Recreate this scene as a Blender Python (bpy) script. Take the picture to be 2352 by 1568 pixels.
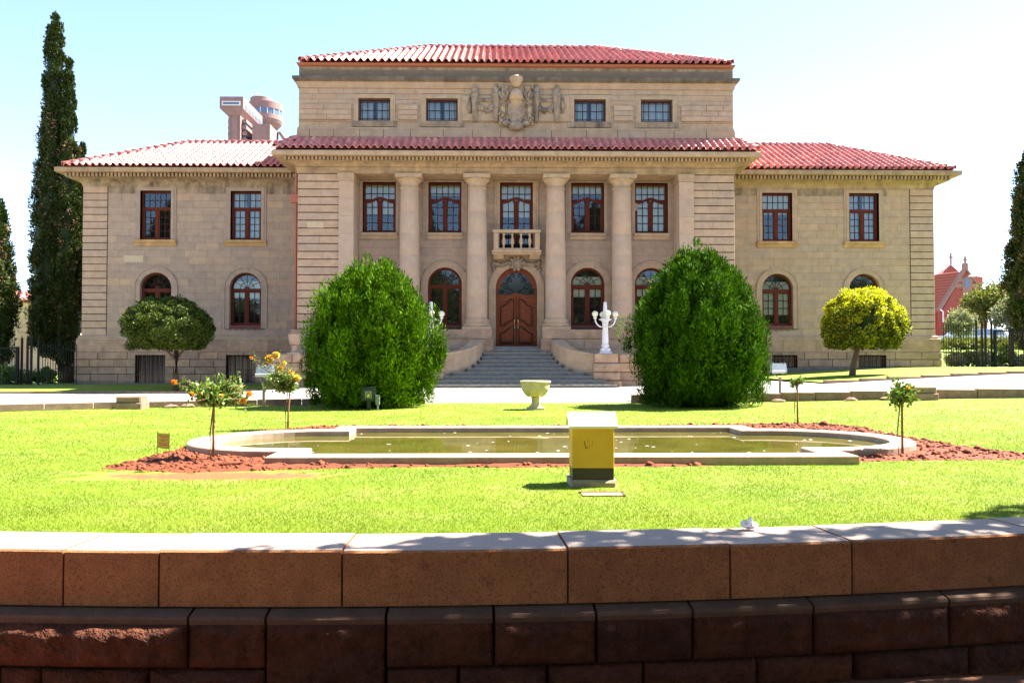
import bpy, math, random
import numpy as np
from mathutils import Vector, Matrix

random.seed(7)
RNG = np.random.default_rng(11)
for o in list(bpy.data.objects):
    bpy.data.objects.remove(o, do_unlink=True)
scene = bpy.context.scene
COL = scene.collection
rad = math.radians

# ------------------------------------------------------------------ camera
FPX = 1898.0                     # focal length in pixels of a 2352 px wide frame
YAW, PITCH = rad(1.0), rad(1.39)
CAM = Vector((-0.82, 0.0, 1.10))
cd = bpy.data.cameras.new('camera')
cam = bpy.data.objects.new('camera', cd)
COL.objects.link(cam)
cd.sensor_width = 36.0
cd.lens = 36.0 * FPX / 2352.0
cd.clip_start, cd.clip_end = 0.05, 3000
cam.location = CAM
cam.rotation_euler = (rad(90) + PITCH, 0, -YAW)
scene.camera = cam

# ------------------------------------------------------------------ light
SUNV = Vector((0.65, 0.235, 1.0)).normalized()      # towards the sun
w = bpy.data.worlds.new('World')
scene.world = w
w.use_nodes = True
nt = w.node_tree
for n in list(nt.nodes):
    nt.nodes.remove(n)
sky = nt.nodes.new('ShaderNodeTexSky')
sky.sky_type = 'NISHITA'
sky.sun_disc = False
sky.sun_elevation = math.asin(SUNV.z)
sky.sun_rotation = math.atan2(SUNV.x, SUNV.y)
sky.altitude = 1400
sky.air_density = 1.0
sky.dust_density = 0.8
sky.ozone_density = 0.6
bg = nt.nodes.new('ShaderNodeBackground')
bg.inputs['Strength'].default_value = 0.075
wo = nt.nodes.new('ShaderNodeOutputWorld')
nt.links.new(sky.outputs[0], bg.inputs[0])
nt.links.new(bg.outputs[0], wo.inputs[0])
sd = bpy.data.lights.new('sun', 'SUN')
sd.energy = 5.0
sd.angle = rad(0.5)
sd.color = (1.0, 0.94, 0.84)
so = bpy.data.objects.new('sun', sd)
COL.objects.link(so)
so.rotation_euler = SUNV.to_track_quat('Z', 'Y').to_euler()
so.location = (30, 10, 50)

vs = scene.view_settings
scene.display_settings.display_device = 'sRGB'
vs.view_transform = 'Standard'
vs.look = 'None'
vs.exposure = 2.55
vs.gamma = 1.0
vs.use_curve_mapping = False
scene.render.engine = 'CYCLES'
scene.cycles.max_bounces = 6
scene.cycles.transparent_max_bounces = 12
scene.cycles.use_denoising = True

# ------------------------------------------------------------------ pixel helpers (2352 x 1568 frame)
def ray(u, v):
    a = (u - 1176) / FPX
    b = (784 - v) / FPX
    y = math.cos(PITCH) - b * math.sin(PITCH)
    z = math.sin(PITCH) + b * math.cos(PITCH)
    return (a * math.cos(YAW) + y * math.sin(YAW), -a * math.sin(YAW) + y * math.cos(YAW), z)

def at(u, v, Y):
    d = ray(u, v)
    t = (Y - CAM.y) / d[1]
    return (CAM.x + d[0] * t, CAM.z + d[2] * t)

def ZV(v, Y, u=1184):
    return at(u, v, Y)[1]

def XU(u, Y, v=800):
    return at(u, v, Y)[0]

def gr(u, v, z=0.0):
    d = ray(u, v)
    t = (z - CAM.z) / d[2]
    return (CAM.x + d[0] * t, CAM.y + d[1] * t)

# ------------------------------------------------------------------ terrain
def ss(a, b, x):
    t = np.clip((np.asarray(x, float) - a) / (b - a), 0, 1)   # a > b runs downwards
    return t * t * (3 - 2 * t)

def g(x, y):
    x = np.asarray(x, float); y = np.asarray(y, float)
    h = 0.72 * ss(2, 20, x) * ss(10, 30, y)
    h = h - 0.20 * ss(-8, -12, x) * ss(22, 30, y) * (1 - .75 * ss(33, 38, y))
    h = h + 0.055 * np.clip(y - 38.5, 0, 60) * ss(15, 21, x)
    h = h + 0.010 * np.clip(y - 39, 0, 50) * ss(-15, -21, x)
    return h

def gz(x, y):
    return float(g(x, y))

# ------------------------------------------------------------------ materials
def newmat(name):
    m = bpy.data.materials.new(name)
    m.use_nodes = True
    t = m.node_tree
    for n in list(t.nodes):
        t.nodes.remove(n)
    out = t.nodes.new('ShaderNodeOutputMaterial')
    b = t.nodes.new('ShaderNodeBsdfPrincipled')
    t.links.new(b.outputs[0], out.inputs[0])
    return m, t, b, out

def N(t, typ, **kw):
    n = t.nodes.new(typ)
    for k, v in kw.items():
        setattr(n, k, v)
    return n

def L(t, a, b):
    t.links.new(a, b)

def noise(t, scale, detail=4.0, rough=0.6, stretch=None, vec=None):
    if vec is None:
        geo = N(t, 'ShaderNodeNewGeometry')
        vec = geo.outputs['Position']
    if stretch:
        mp = N(t, 'ShaderNodeMapping')
        mp.inputs['Scale'].default_value = stretch
        L(t, vec, mp.inputs['Vector'])
        vec = mp.outputs[0]
    n = N(t, 'ShaderNodeTexNoise')
    n.inputs['Scale'].default_value = scale
    n.inputs['Detail'].default_value = detail
    n.inputs['Roughness'].default_value = rough
    L(t, vec, n.inputs['Vector'])
    return n.outputs['Fac']

def ramp(t, fac, stops):
    r = N(t, 'ShaderNodeValToRGB')
    cr = r.color_ramp
    if len(stops) == 1:
        stops = [(0.0, stops[0][1]), (1.0, stops[0][1])]
    while len(cr.elements) < len(stops):
        cr.elements.new(0.5)
    for e, (p, c) in zip(cr.elements, stops):
        e.position = p
        e.color = (c[0], c[1], c[2], 1) if not isinstance(c, (int, float)) else (c, c, c, 1)
    L(t, fac, r.inputs[0])
    return r.outputs[0]

def mixc(t, fac, a, b, mode='MIX'):
    m = N(t, 'ShaderNodeMix', data_type='RGBA', blend_type=mode)
    for sock, val in ((0, fac), (6, a), (7, b)):
        if hasattr(val, 'node'):
            L(t, val, m.inputs[sock])
        elif isinstance(val, (int, float)):
            m.inputs[sock].default_value = val if sock == 0 else (val, val, val, 1)
        else:
            m.inputs[sock].default_value = (val[0], val[1], val[2], 1)
    return m.outputs[2]

def math_(t, op, a, b=0.0):
    m = N(t, 'ShaderNodeMath', operation=op)
    for i, v in enumerate((a, b)):
        if hasattr(v, 'node'):
            L(t, v, m.inputs[i])
        else:
            m.inputs[i].default_value = v
    return m.outputs[0]

def rnd(t):
    """random per object and per loose piece"""
    oi = N(t, 'ShaderNodeObjectInfo')
    ge = N(t, 'ShaderNodeNewGeometry')
    s = math_(t, 'ADD', oi.outputs['Random'], ge.outputs['Random Per Island'])
    return math_(t, 'FRACT', s)

def bump(t, b, h, strength=0.3, dist=0.02):
    n = N(t, 'ShaderNodeBump')
    n.inputs['Strength'].default_value = strength
    n.inputs['Distance'].default_value = dist
    L(t, h, n.inputs['Height'])
    L(t, n.outputs[0], b.inputs['Normal'])

def stone(name, cols, rough=0.85, scale=3.0, amp=0.35, streak=None, streak_amt=0.0, spot=0.0, bmp=0.25, fine=60.0,
          warm=None, bd=0.01, top=None):
    """cut stone: tint by block, mottling, fine grain, optional weather streaks"""
    m, t, b, out = newmat(name)
    r = rnd(t)
    n = len(cols)
    c = ramp(t, r, [(i / max(1, n - 1), col) for i, col in enumerate(cols)])
    n1 = noise(t, scale, 6, 0.65)
    c = mixc(t, 1.0, c, ramp(t, n1, [(0.3, 1 - amp), (0.7, 1 + amp * 0.4)]), 'MULTIPLY')
    n2 = noise(t, fine, 3, 0.7)
    c = mixc(t, 1.0, c, ramp(t, n2, [(0.3, 0.86), (0.7, 1.1)]), 'MULTIPLY')
    if spot:
        n4 = noise(t, 85, 4, 0.75)
        f = ramp(t, n4, [(0.38, spot), (0.50, 0.0)])
        c = mixc(t, f, c, (0.045, 0.03, 0.026))
        n6 = noise(t, 11, 5, 0.7)
        f = ramp(t, n6, [(0.30, spot * .8), (0.40, 0.0)])
        c = mixc(t, f, c, (0.05, 0.035, 0.03))
    if streak:
        n3 = noise(t, 1.0, 6, 0.7, stretch=(2.6, 2.6, 0.32))
        n5 = noise(t, 0.7, 4, 0.6)
        f = math_(t, 'MULTIPLY', ramp(t, n3, [(0.42, 0.0), (0.68, 1.0)]), ramp(t, n5, [(0.35, 0.25), (0.6, 1.0)]))
        f = math_(t, 'MULTIPLY', f, streak_amt)
        c = mixc(t, f, c, streak)
    if top:          # paler up-facing side: sun and sky light painted into the colour
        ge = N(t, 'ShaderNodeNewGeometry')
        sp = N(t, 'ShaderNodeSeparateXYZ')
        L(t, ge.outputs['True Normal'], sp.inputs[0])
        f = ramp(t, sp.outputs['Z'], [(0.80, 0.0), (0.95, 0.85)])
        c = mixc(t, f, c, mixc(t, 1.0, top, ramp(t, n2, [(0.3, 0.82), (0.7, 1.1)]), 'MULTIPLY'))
    L(t, c, b.inputs['Base Color'])
    b.inputs['Roughness'].default_value = rough
    b.inputs['Specular IOR Level'].default_value = 0.25
    bump(t, b, n2, bmp, bd)
    return m

def plain(name, col, rough=0.5, metal=0.0, var=0.15, scale=8.0, spec=0.5, coat=0.0):
    m, t, b, out = newmat(name)
    n1 = noise(t, scale, 5, 0.6)
    c = mixc(t, 1.0, col, ramp(t, n1, [(0.3, 1 - var), (0.7, 1 + var * 0.5)]), 'MULTIPLY')
    L(t, c, b.inputs['Base Color'])
    b.inputs['Roughness'].default_value = rough
    b.inputs['Metallic'].default_value = metal
    b.inputs['Specular IOR Level'].default_value = spec
    b.inputs['Coat Weight'].default_value = coat
    return m

def leafmat(name, cols, trans=0.3, rough=0.5, pos=None, blot=(1.6, 0.75, 1.2)):
    m, t, b, out = newmat(name)
    ge = N(t, 'ShaderNodeNewGeometry')
    c = ramp(t, ge.outputs['Random Per Island'], [(i / max(1, len(cols) - 1), col) for i, col in enumerate(cols)])
    n1 = noise(t, blot[0], 3, 0.6)
    c = mixc(t, 1.0, c, ramp(t, n1, [(0.3, blot[1]), (0.7, blot[2])]), 'MULTIPLY')
    L(t, c, b.inputs['Base Color'])
    b.inputs['Roughness'].default_value = rough
    b.inputs['Specular IOR Level'].default_value = 0.08 if rough > .55 else 0.2
    tr = N(t, 'ShaderNodeBsdfTranslucent')
    L(t, mixc(t, 1.0, c, (1.1, 1.15, 0.5), 'MULTIPLY'), tr.inputs['Color'])
    ms = N(t, 'ShaderNodeMixShader')
    ms.inputs[0].default_value = trans
    L(t, b.outputs[0], ms.inputs[1])
    L(t, tr.outputs[0], ms.inputs[2])
    L(t, ms.outputs[0], out.inputs[0])
    return m

M = {}
S1 = [(0.447, 0.302, 0.200), (0.478, 0.316, 0.205), (0.426, 0.293, 0.205), (0.499, 0.330, 0.209), (0.458, 0.293, 0.186), (0.437, 0.307, 0.219)]
M['ashlar'] = stone('sandstone_ashlar', S1, amp=0.2, streak=(0.208, 0.149, 0.112), streak_amt=0.22)
M['ashlar_grey'] = stone('sandstone_ashlar_grey', [(0.395, 0.274, 0.200), (0.437, 0.298, 0.209), (0.374, 0.265, 0.200), (0.458, 0.307, 0.205)], amp=0.2, streak=(0.198, 0.144, 0.112), streak_amt=0.25)
M['rustic'] = stone('sandstone_rusticated', [(0.478, 0.321, 0.219), (0.437, 0.298, 0.209), (0.510, 0.335, 0.219), (0.458, 0.298, 0.195)], amp=0.22)
M['plinth'] = stone('sandstone_plinth', [(0.416, 0.270, 0.177), (0.468, 0.298, 0.186), (0.374, 0.242, 0.163), (0.499, 0.307, 0.181)], streak=(0.166, 0.112, 0.084), streak_amt=0.3)
M['mortar'] = stone('dark_mortar_joint', [(0.085, 0.042, 0.026)], amp=0.3)
M['mortar_pale'] = stone('pale_mortar_joint', [(0.21, 0.15, 0.105)], amp=0.2)
M['trim'] = stone('sandstone_trim', [(0.478, 0.321, 0.200), (0.447, 0.307, 0.200)], amp=0.25)
M['sillstone'] = stone('orange_sandstone_sill', [(0.52, 0.30, 0.13)], amp=0.3, streak=(0.2, 0.13, 0.08), streak_amt=0.4)
M['column'] = stone('sandstone_column', [(0.489, 0.330, 0.228), (0.458, 0.316, 0.228), (0.504, 0.330, 0.219), (0.473, 0.330, 0.242)], amp=0.14)
M['cornice'] = stone('sandstone_cornice', [(0.458, 0.298, 0.163), (0.426, 0.284, 0.167)], amp=0.3, streak=(0.104, 0.070, 0.047), streak_amt=0.6)
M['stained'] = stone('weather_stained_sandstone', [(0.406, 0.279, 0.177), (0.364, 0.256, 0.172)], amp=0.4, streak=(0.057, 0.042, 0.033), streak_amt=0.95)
M['lichen'] = stone('lichen_dark_cornice', [(0.166, 0.130, 0.093), (0.135, 0.107, 0.084), (0.198, 0.144, 0.102)], amp=0.55, streak=(0.052, 0.042, 0.033), streak_amt=0.8)
M['carved'] = stone('carved_weathered_stone', [(0.416, 0.298, 0.214)], amp=0.5, scale=5, streak=(0.073, 0.056, 0.042), streak_amt=0.85)
M['step'] = stone('grey_granite_step', [(0.24, 0.225, 0.195), (0.21, 0.20, 0.18), (0.26, 0.235, 0.20)], amp=0.3, scale=5)
M['foundation'] = stone('foundation_band', [(0.16, 0.14, 0.125)], amp=0.3)
M['urnstone'] = stone('pale_cast_stone', [(0.52, 0.43, 0.24)], amp=0.3, scale=7)
M['kerb'] = stone('pink_kerb_stone', [(0.30, 0.185, 0.125), (0.34, 0.215, 0.15), (0.26, 0.17, 0.12)], amp=0.35, scale=6, spot=0.4)
M['pondkerb'] = stone('pond_concrete', [(0.42, 0.30, 0.225)], amp=0.25, scale=4, streak=(0.2, 0.12, 0.08), streak_amt=0.5)
M['coping'] = stone('granite_coping_lit_top', [(0.42, 0.170, 0.064), (0.45, 0.19, 0.074), (0.38, 0.155, 0.062)], amp=0.25, scale=7, spot=0.62, fine=120, bmp=0.9, top=(0.40, 0.335, 0.29))  # red sides carry painted warm bounce, the pale top painted sun and sky light
M['rock'] = stone('rough_red_rock', [(0.088, 0.025, 0.010), (0.110, 0.031, 0.012), (0.072, 0.022, 0.010)], amp=0.45, scale=6, spot=0.25, fine=24, bmp=1.0, bd=.05)
M['ledge'] = stone('dark_drafted_granite', [(0.135, 0.075, 0.05), (0.15, 0.085, 0.055)], amp=0.3, scale=7, spot=0.4, fine=120, bmp=0.6)
M['pavement'] = stone('red_brick_pavement', [(0.20, 0.085, 0.05)], amp=0.3, scale=2)
M['drive'] = stone('pale_drive', [(0.30, 0.275, 0.245)], amp=0.25, scale=.8, fine=90)
M['soilmat'] = stone('red_garden_soil', [(0.165, 0.042, 0.015)], amp=0.5, scale=9, fine=70, bmp=1.0)
M['clod'] = stone('red_soil_clod', [(0.20, 0.052, 0.018), (0.155, 0.04, 0.015), (0.24, 0.068, 0.025), (0.11, 0.03, 0.012)], amp=0.4, scale=20, bmp=0.8)
M['concrete'] = stone('rough_concrete', [(0.34, 0.27, 0.19)], amp=0.4, scale=14)
M['wood'] = plain('red_stained_wood', (0.115, 0.021, 0.008), 0.6, var=0.35, scale=14, spec=0.15)
M['door'] = plain('varnished_door_wood', (0.20, 0.045, 0.012), 0.5, var=0.45, scale=16, spec=0.2)
M['doorshade'] = plain('door_moulding_recess_shade', (0.045, 0.011, 0.005), 0.5, spec=0.3)  # near-black tone paints the recess shade round the door panels
M['pipe'] = plain('red_painted_downpipe', (0.36, 0.085, 0.035), 0.5)
M['gutter'] = plain('red_painted_gutter', (0.34, 0.10, 0.05), 0.55)
M['lead'] = plain('window_bar', (0.045, 0.016, 0.010), 0.6, spec=0.15)
M['iron'] = plain('black_iron', (0.010, 0.010, 0.011), 0.6, spec=0.15)
M['redgrille'] = plain('red_iron_grille', (0.20, 0.045, 0.035), 0.5)
M['brass'] = plain('brass_handle', (0.55, 0.42, 0.22), 0.3, metal=0.9)
M['white'] = plain('white_paint', (0.70, 0.66, 0.66), 0.45, var=0.1)
M['globe'] = plain('opal_glass_globe', (0.78, 0.72, 0.50), 0.25, var=0.04)
M['darkglass'] = plain('opaque_dark_glass', (0.02, 0.022, 0.022), 0.12, spec=0.5)  # opaque near-black glass for the basement panes and the fanlight
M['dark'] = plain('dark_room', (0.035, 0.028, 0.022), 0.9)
M['blind'] = plain('cream_blind', (0.72, 0.66, 0.50), 0.8, var=0.08)
M['curtain'] = plain('white_curtain', (0.70, 0.72, 0.72), 0.8, var=0.15, scale=3)
M['yellow'] = plain('ochre_yellow_paint', (0.60, 0.34, 0.022), 0.55, var=0.12, scale=3)
M['yellowroof'] = plain('pale_cream_roof_paint', (0.78, 0.68, 0.45), 0.5, var=0.08)
M['blackpaint'] = plain('black_paint', (0.022, 0.018, 0.014), 0.5)
M['greenpaint'] = plain('dark_green_paint', (0.005, 0.018, 0.006), 0.5)
M['palegreen'] = plain('pale_green_box', (0.15, 0.18, 0.11), 0.5)
M['greymetal'] = plain('grey_metal', (0.22, 0.25, 0.27), 0.4, metal=0.4)
M['post'] = plain('weathered_post', (0.27, 0.19, 0.16), 0.7)
M['signyellow'] = plain('yellow_sign_face', (0.62, 0.42, 0.08), 0.6, var=0.1, scale=30)
M['ink'] = plain('dark_ink', (0.06, 0.05, 0.03), 0.7)
M['paper'] = plain('white_paper', (0.8, 0.78, 0.8), 0.8, var=0.05)
M['bark'] = stone('tree_bark', [(0.16, 0.095, 0.06)], amp=0.5, scale=14, bmp=0.8)
M['cane'] = stone('rose_cane', [(0.30, 0.155, 0.08)], amp=0.4, scale=25)
M['brick'] = stone('red_brick_wall', [(0.34, 0.085, 0.065)], amp=0.25, scale=6)
M['brickband'] = plain('pale_stone_band', (0.30, 0.17, 0.12), 0.8)
M['churchroof'] = plain('red_church_tiles', (0.42, 0.10, 0.05), 0.6, var=0.3, scale=20)
M['towerconc'] = stone('brown_concrete', [(0.27, 0.165, 0.15), (0.30, 0.19, 0.165), (0.25, 0.155, 0.145)], amp=0.15, scale=0.6, fine=4)
M['towerwin'] = plain('tower_window_glass', (0.10, 0.16, 0.26), 0.15)
M['towerframe'] = plain('tower_white_frame', (0.6, 0.58, 0.58), 0.6)
M['cream'] = plain('cream_wall', (0.46, 0.37, 0.24), 0.85, var=0.2, scale=1)
M['carpaint'] = plain('silver_car_paint', (0.45, 0.50, 0.58), 0.3, metal=0.3, coat=0.5)
M['tyre'] = plain('black_rubber', (0.02, 0.02, 0.02), 0.8)

# barrel tiles: glazed red clay, catches the sun
def tilemat():
    m, t, b, out = newmat('glazed_red_roof_tile')
    r = rnd(t)
    c = ramp(t, r, [(0, (0.58, 0.15, 0.115)), (0.3, (0.66, 0.20, 0.16)), (0.5, (0.50, 0.135, 0.11)), (0.65, (0.70, 0.26, 0.21)), (0.85, (0.61, 0.17, 0.13)), (1, (0.38, 0.115, 0.095))])
    n1 = noise(t, 2.2, 5, 0.7)
    c = mixc(t, 1.0, c, ramp(t, n1, [(0.3, 0.7), (0.7, 1.15)]), 'MULTIPLY')
    n2 = noise(t, 0.55, 3, 0.5)
    c = mixc(t, ramp(t, n2, [(0.55, 0.0), (0.75, 0.35)]), c, (0.13, 0.07, 0.07))
    L(t, c, b.inputs['Base Color'])
    b.inputs['Roughness'].default_value = 0.42
    b.inputs['Specular IOR Level'].default_value = 0.6
    b.inputs['Coat Weight'].default_value = 0.2
    b.inputs['Coat Roughness'].default_value = 0.33
    return m
M['tile'] = tilemat()

def glassmat():
    m, t, b, out = newmat('window_glass')
    gl = N(t, 'ShaderNodeBsdfGlossy')
    gl.inputs['Roughness'].default_value = 0.03
    gl.inputs['Color'].default_value = (0.72, 0.86, 1.0, 1)
    n1 = noise(t, 1.5, 2, 0.5)
    bm = N(t, 'ShaderNodeBump')
    bm.inputs['Strength'].default_value = 0.05
    bm.inputs['Distance'].default_value = 0.02
    L(t, n1, bm.inputs['Height'])
    L(t, bm.outputs[0], gl.inputs['Normal'])
    tr = N(t, 'ShaderNodeBsdfTransparent')
    tr.inputs['Color'].default_value = (0.82, 0.86, 0.86, 1)
    fr = N(t, 'ShaderNodeFresnel')
    fr.inputs['IOR'].default_value = 1.55
    ms = N(t, 'ShaderNodeMixShader')
    L(t, math_(t, 'ADD', fr.outputs[0], 0.03), ms.inputs[0])
    L(t, tr.outputs[0], ms.inputs[1])
    L(t, gl.outputs[0], ms.inputs[2])
    L(t, ms.outputs[0], out.inputs[0])
    return m
M['glass'] = glassmat()

def watermat():
    m, t, b, out = newmat('green_pond_water')
    n0 = noise(t, 1.3, 4, 0.6)
    c = ramp(t, n0, [(0.35, (0.065, 0.060, 0.010)), (0.65, (0.105, 0.092, 0.018))])
    L(t, c, b.inputs['Base Color'])
    b.inputs['Roughness'].default_value = 0.03
    b.inputs['IOR'].default_value = 1.33
    n1 = noise(t, 2.5, 2, 0.5)
    bump(t, b, n1, 0.03, 0.02)
    return m
M['water'] = watermat()

def lawnmat(name, patch=False):
    m, t, b, out = newmat(name)
    n1 = noise(t, 0.55, 5, 0.65)
    c = ramp(t, n1, [(0.30, (0.105, 0.180, 0.010)), (0.5, (0.155, 0.222, 0.016)), (0.70, (0.215, 0.255, 0.030))])
    n2 = noise(t, 45, 4, 0.75)
    c = mixc(t, 1.0, c, ramp(t, n2, [(0.30, 0.50), (0.5, 1.0), (0.72, 1.35)]), 'MULTIPLY')
    n7 = noise(t, 1.9, 5, 0.7)
    c = mixc(t, ramp(t, n7, [(0.50, 0.0), (0.70, 0.6)]), c, (0.29, 0.27, 0.09))
    n3 = noise(t, 260, 2, 0.7)
    c = mixc(t, 1.0, c, ramp(t, n3, [(0.3, 0.7), (0.7, 1.25)]), 'MULTIPLY')
    if patch:
        # worn, dry strip of bare red earth in front of the flower bed
        geo = N(t, 'ShaderNodeNewGeometry')
        mp = N(t, 'ShaderNodeMapping')
        mp.inputs['Location'].default_value = (3.55 / 1.35, -8.02 / 0.36, 0)
        mp.inputs['Scale'].default_value = (1 / 1.35, 1 / 0.36, 0)
        L(t, geo.outputs['Position'], mp.inputs['Vector'])
        ln = N(t, 'ShaderNodeVectorMath', operation='LENGTH')
        L(t, mp.outputs[0], ln.inputs[0])
        d = math_(t, 'ADD', ln.outputs['Value'], math_(t, 'MULTIPLY', math_(t, 'SUBTRACT', noise(t, 5, 5, 0.7), 0.5), 1.5))
        f = ramp(t, d, [(0.55, 1.0), (1.15, 0.0)])
        c = mixc(t, f, c, (0.24, 0.080, 0.032))
    L(t, c, b.inputs['Base Color'])
    b.inputs['Roughness'].default_value = 0.75
    b.inputs['Specular IOR Level'].default_value = 0.2
    bump(t, b, n2, 0.7, 0.03)
    return m
M['lawn'] = lawnmat('mown_lawn', True)
M['verge'] = lawnmat('verge_lawn')
M['blade'] = leafmat('grass_blade', [(0.117, 0.195, 0.009), (0.172, 0.242, 0.016), (0.242, 0.289, 0.039), (0.133, 0.211, 0.011), (0.281, 0.312, 0.062)], 0.35, 0.6, blot=(.9, .72, 1.25))
M['thuja'] = leafmat('bright_conifer_leaf', [(0.048, 0.125, 0.001), (0.085, 0.180, 0.002), (0.024, 0.072, 0.001), (0.16, 0.265, 0.004)], 0.14, 0.7, blot=(3.0, .5, 1.4))
M['thuja_b'] = leafmat('deep_conifer_leaf', [(0.030, 0.092, 0.002), (0.052, 0.130, 0.003), (0.016, 0.054, 0.001), (0.115, 0.205, 0.006)], 0.14, 0.7, blot=(3.0, .5, 1.4))
M['rounddark'] = leafmat('dark_round_tree_leaf', [(0.036, 0.063, 0.003), (0.061, 0.089, 0.005), (0.024, 0.045, 0.003), (0.105, 0.129, 0.008)], 0.15)
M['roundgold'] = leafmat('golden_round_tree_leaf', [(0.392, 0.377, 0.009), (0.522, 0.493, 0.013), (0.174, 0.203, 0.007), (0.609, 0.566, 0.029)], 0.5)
M['cypress'] = leafmat('cypress_leaf', [(0.021, 0.037, 0.005), (0.034, 0.054, 0.006), (0.014, 0.026, 0.004), (0.052, 0.076, 0.010)], 0.10)
M['cone'] = leafmat('dry_brown_cypress_tip', [(0.28, 0.15, 0.10), (0.22, 0.12, 0.075), (0.34, 0.20, 0.14)], 0.1)
M['roseleaf'] = leafmat('rose_leaf', [(0.090, 0.173, 0.024), (0.150, 0.240, 0.045), (0.068, 0.128, 0.018), (0.240, 0.285, 0.090)], 0.25, 0.3)
M['petal'] = leafmat('orange_rose_petal', [(0.72, 0.22, 0.015), (0.78, 0.33, 0.03), (0.65, 0.15, 0.012)], 0.3)
M['petaly'] = leafmat('yellow_rose_petal', [(0.78, 0.42, 0.03), (0.80, 0.55, 0.12), (0.75, 0.35, 0.02)], 0.3)
M['petalr'] = leafmat('red_orange_rose_petal', [(0.72, 0.16, 0.012), (0.72, 0.22, 0.02)], 0.3)
M['bgtree'] = leafmat('olive_tree_leaf', [(0.13, 0.15, 0.03), (0.18, 0.19, 0.045), (0.09, 0.11, 0.02)], 0.3)
M['greyleaf'] = leafmat('grey_green_leaf', [(0.20, 0.22, 0.13), (0.27, 0.28, 0.18), (0.14, 0.16, 0.08)], 0.3)
M['shade'] = leafmat('shade_tree_leaf', [(0.05, 0.09, 0.012), (0.08, 0.12, 0.02)], 0.3)

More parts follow.
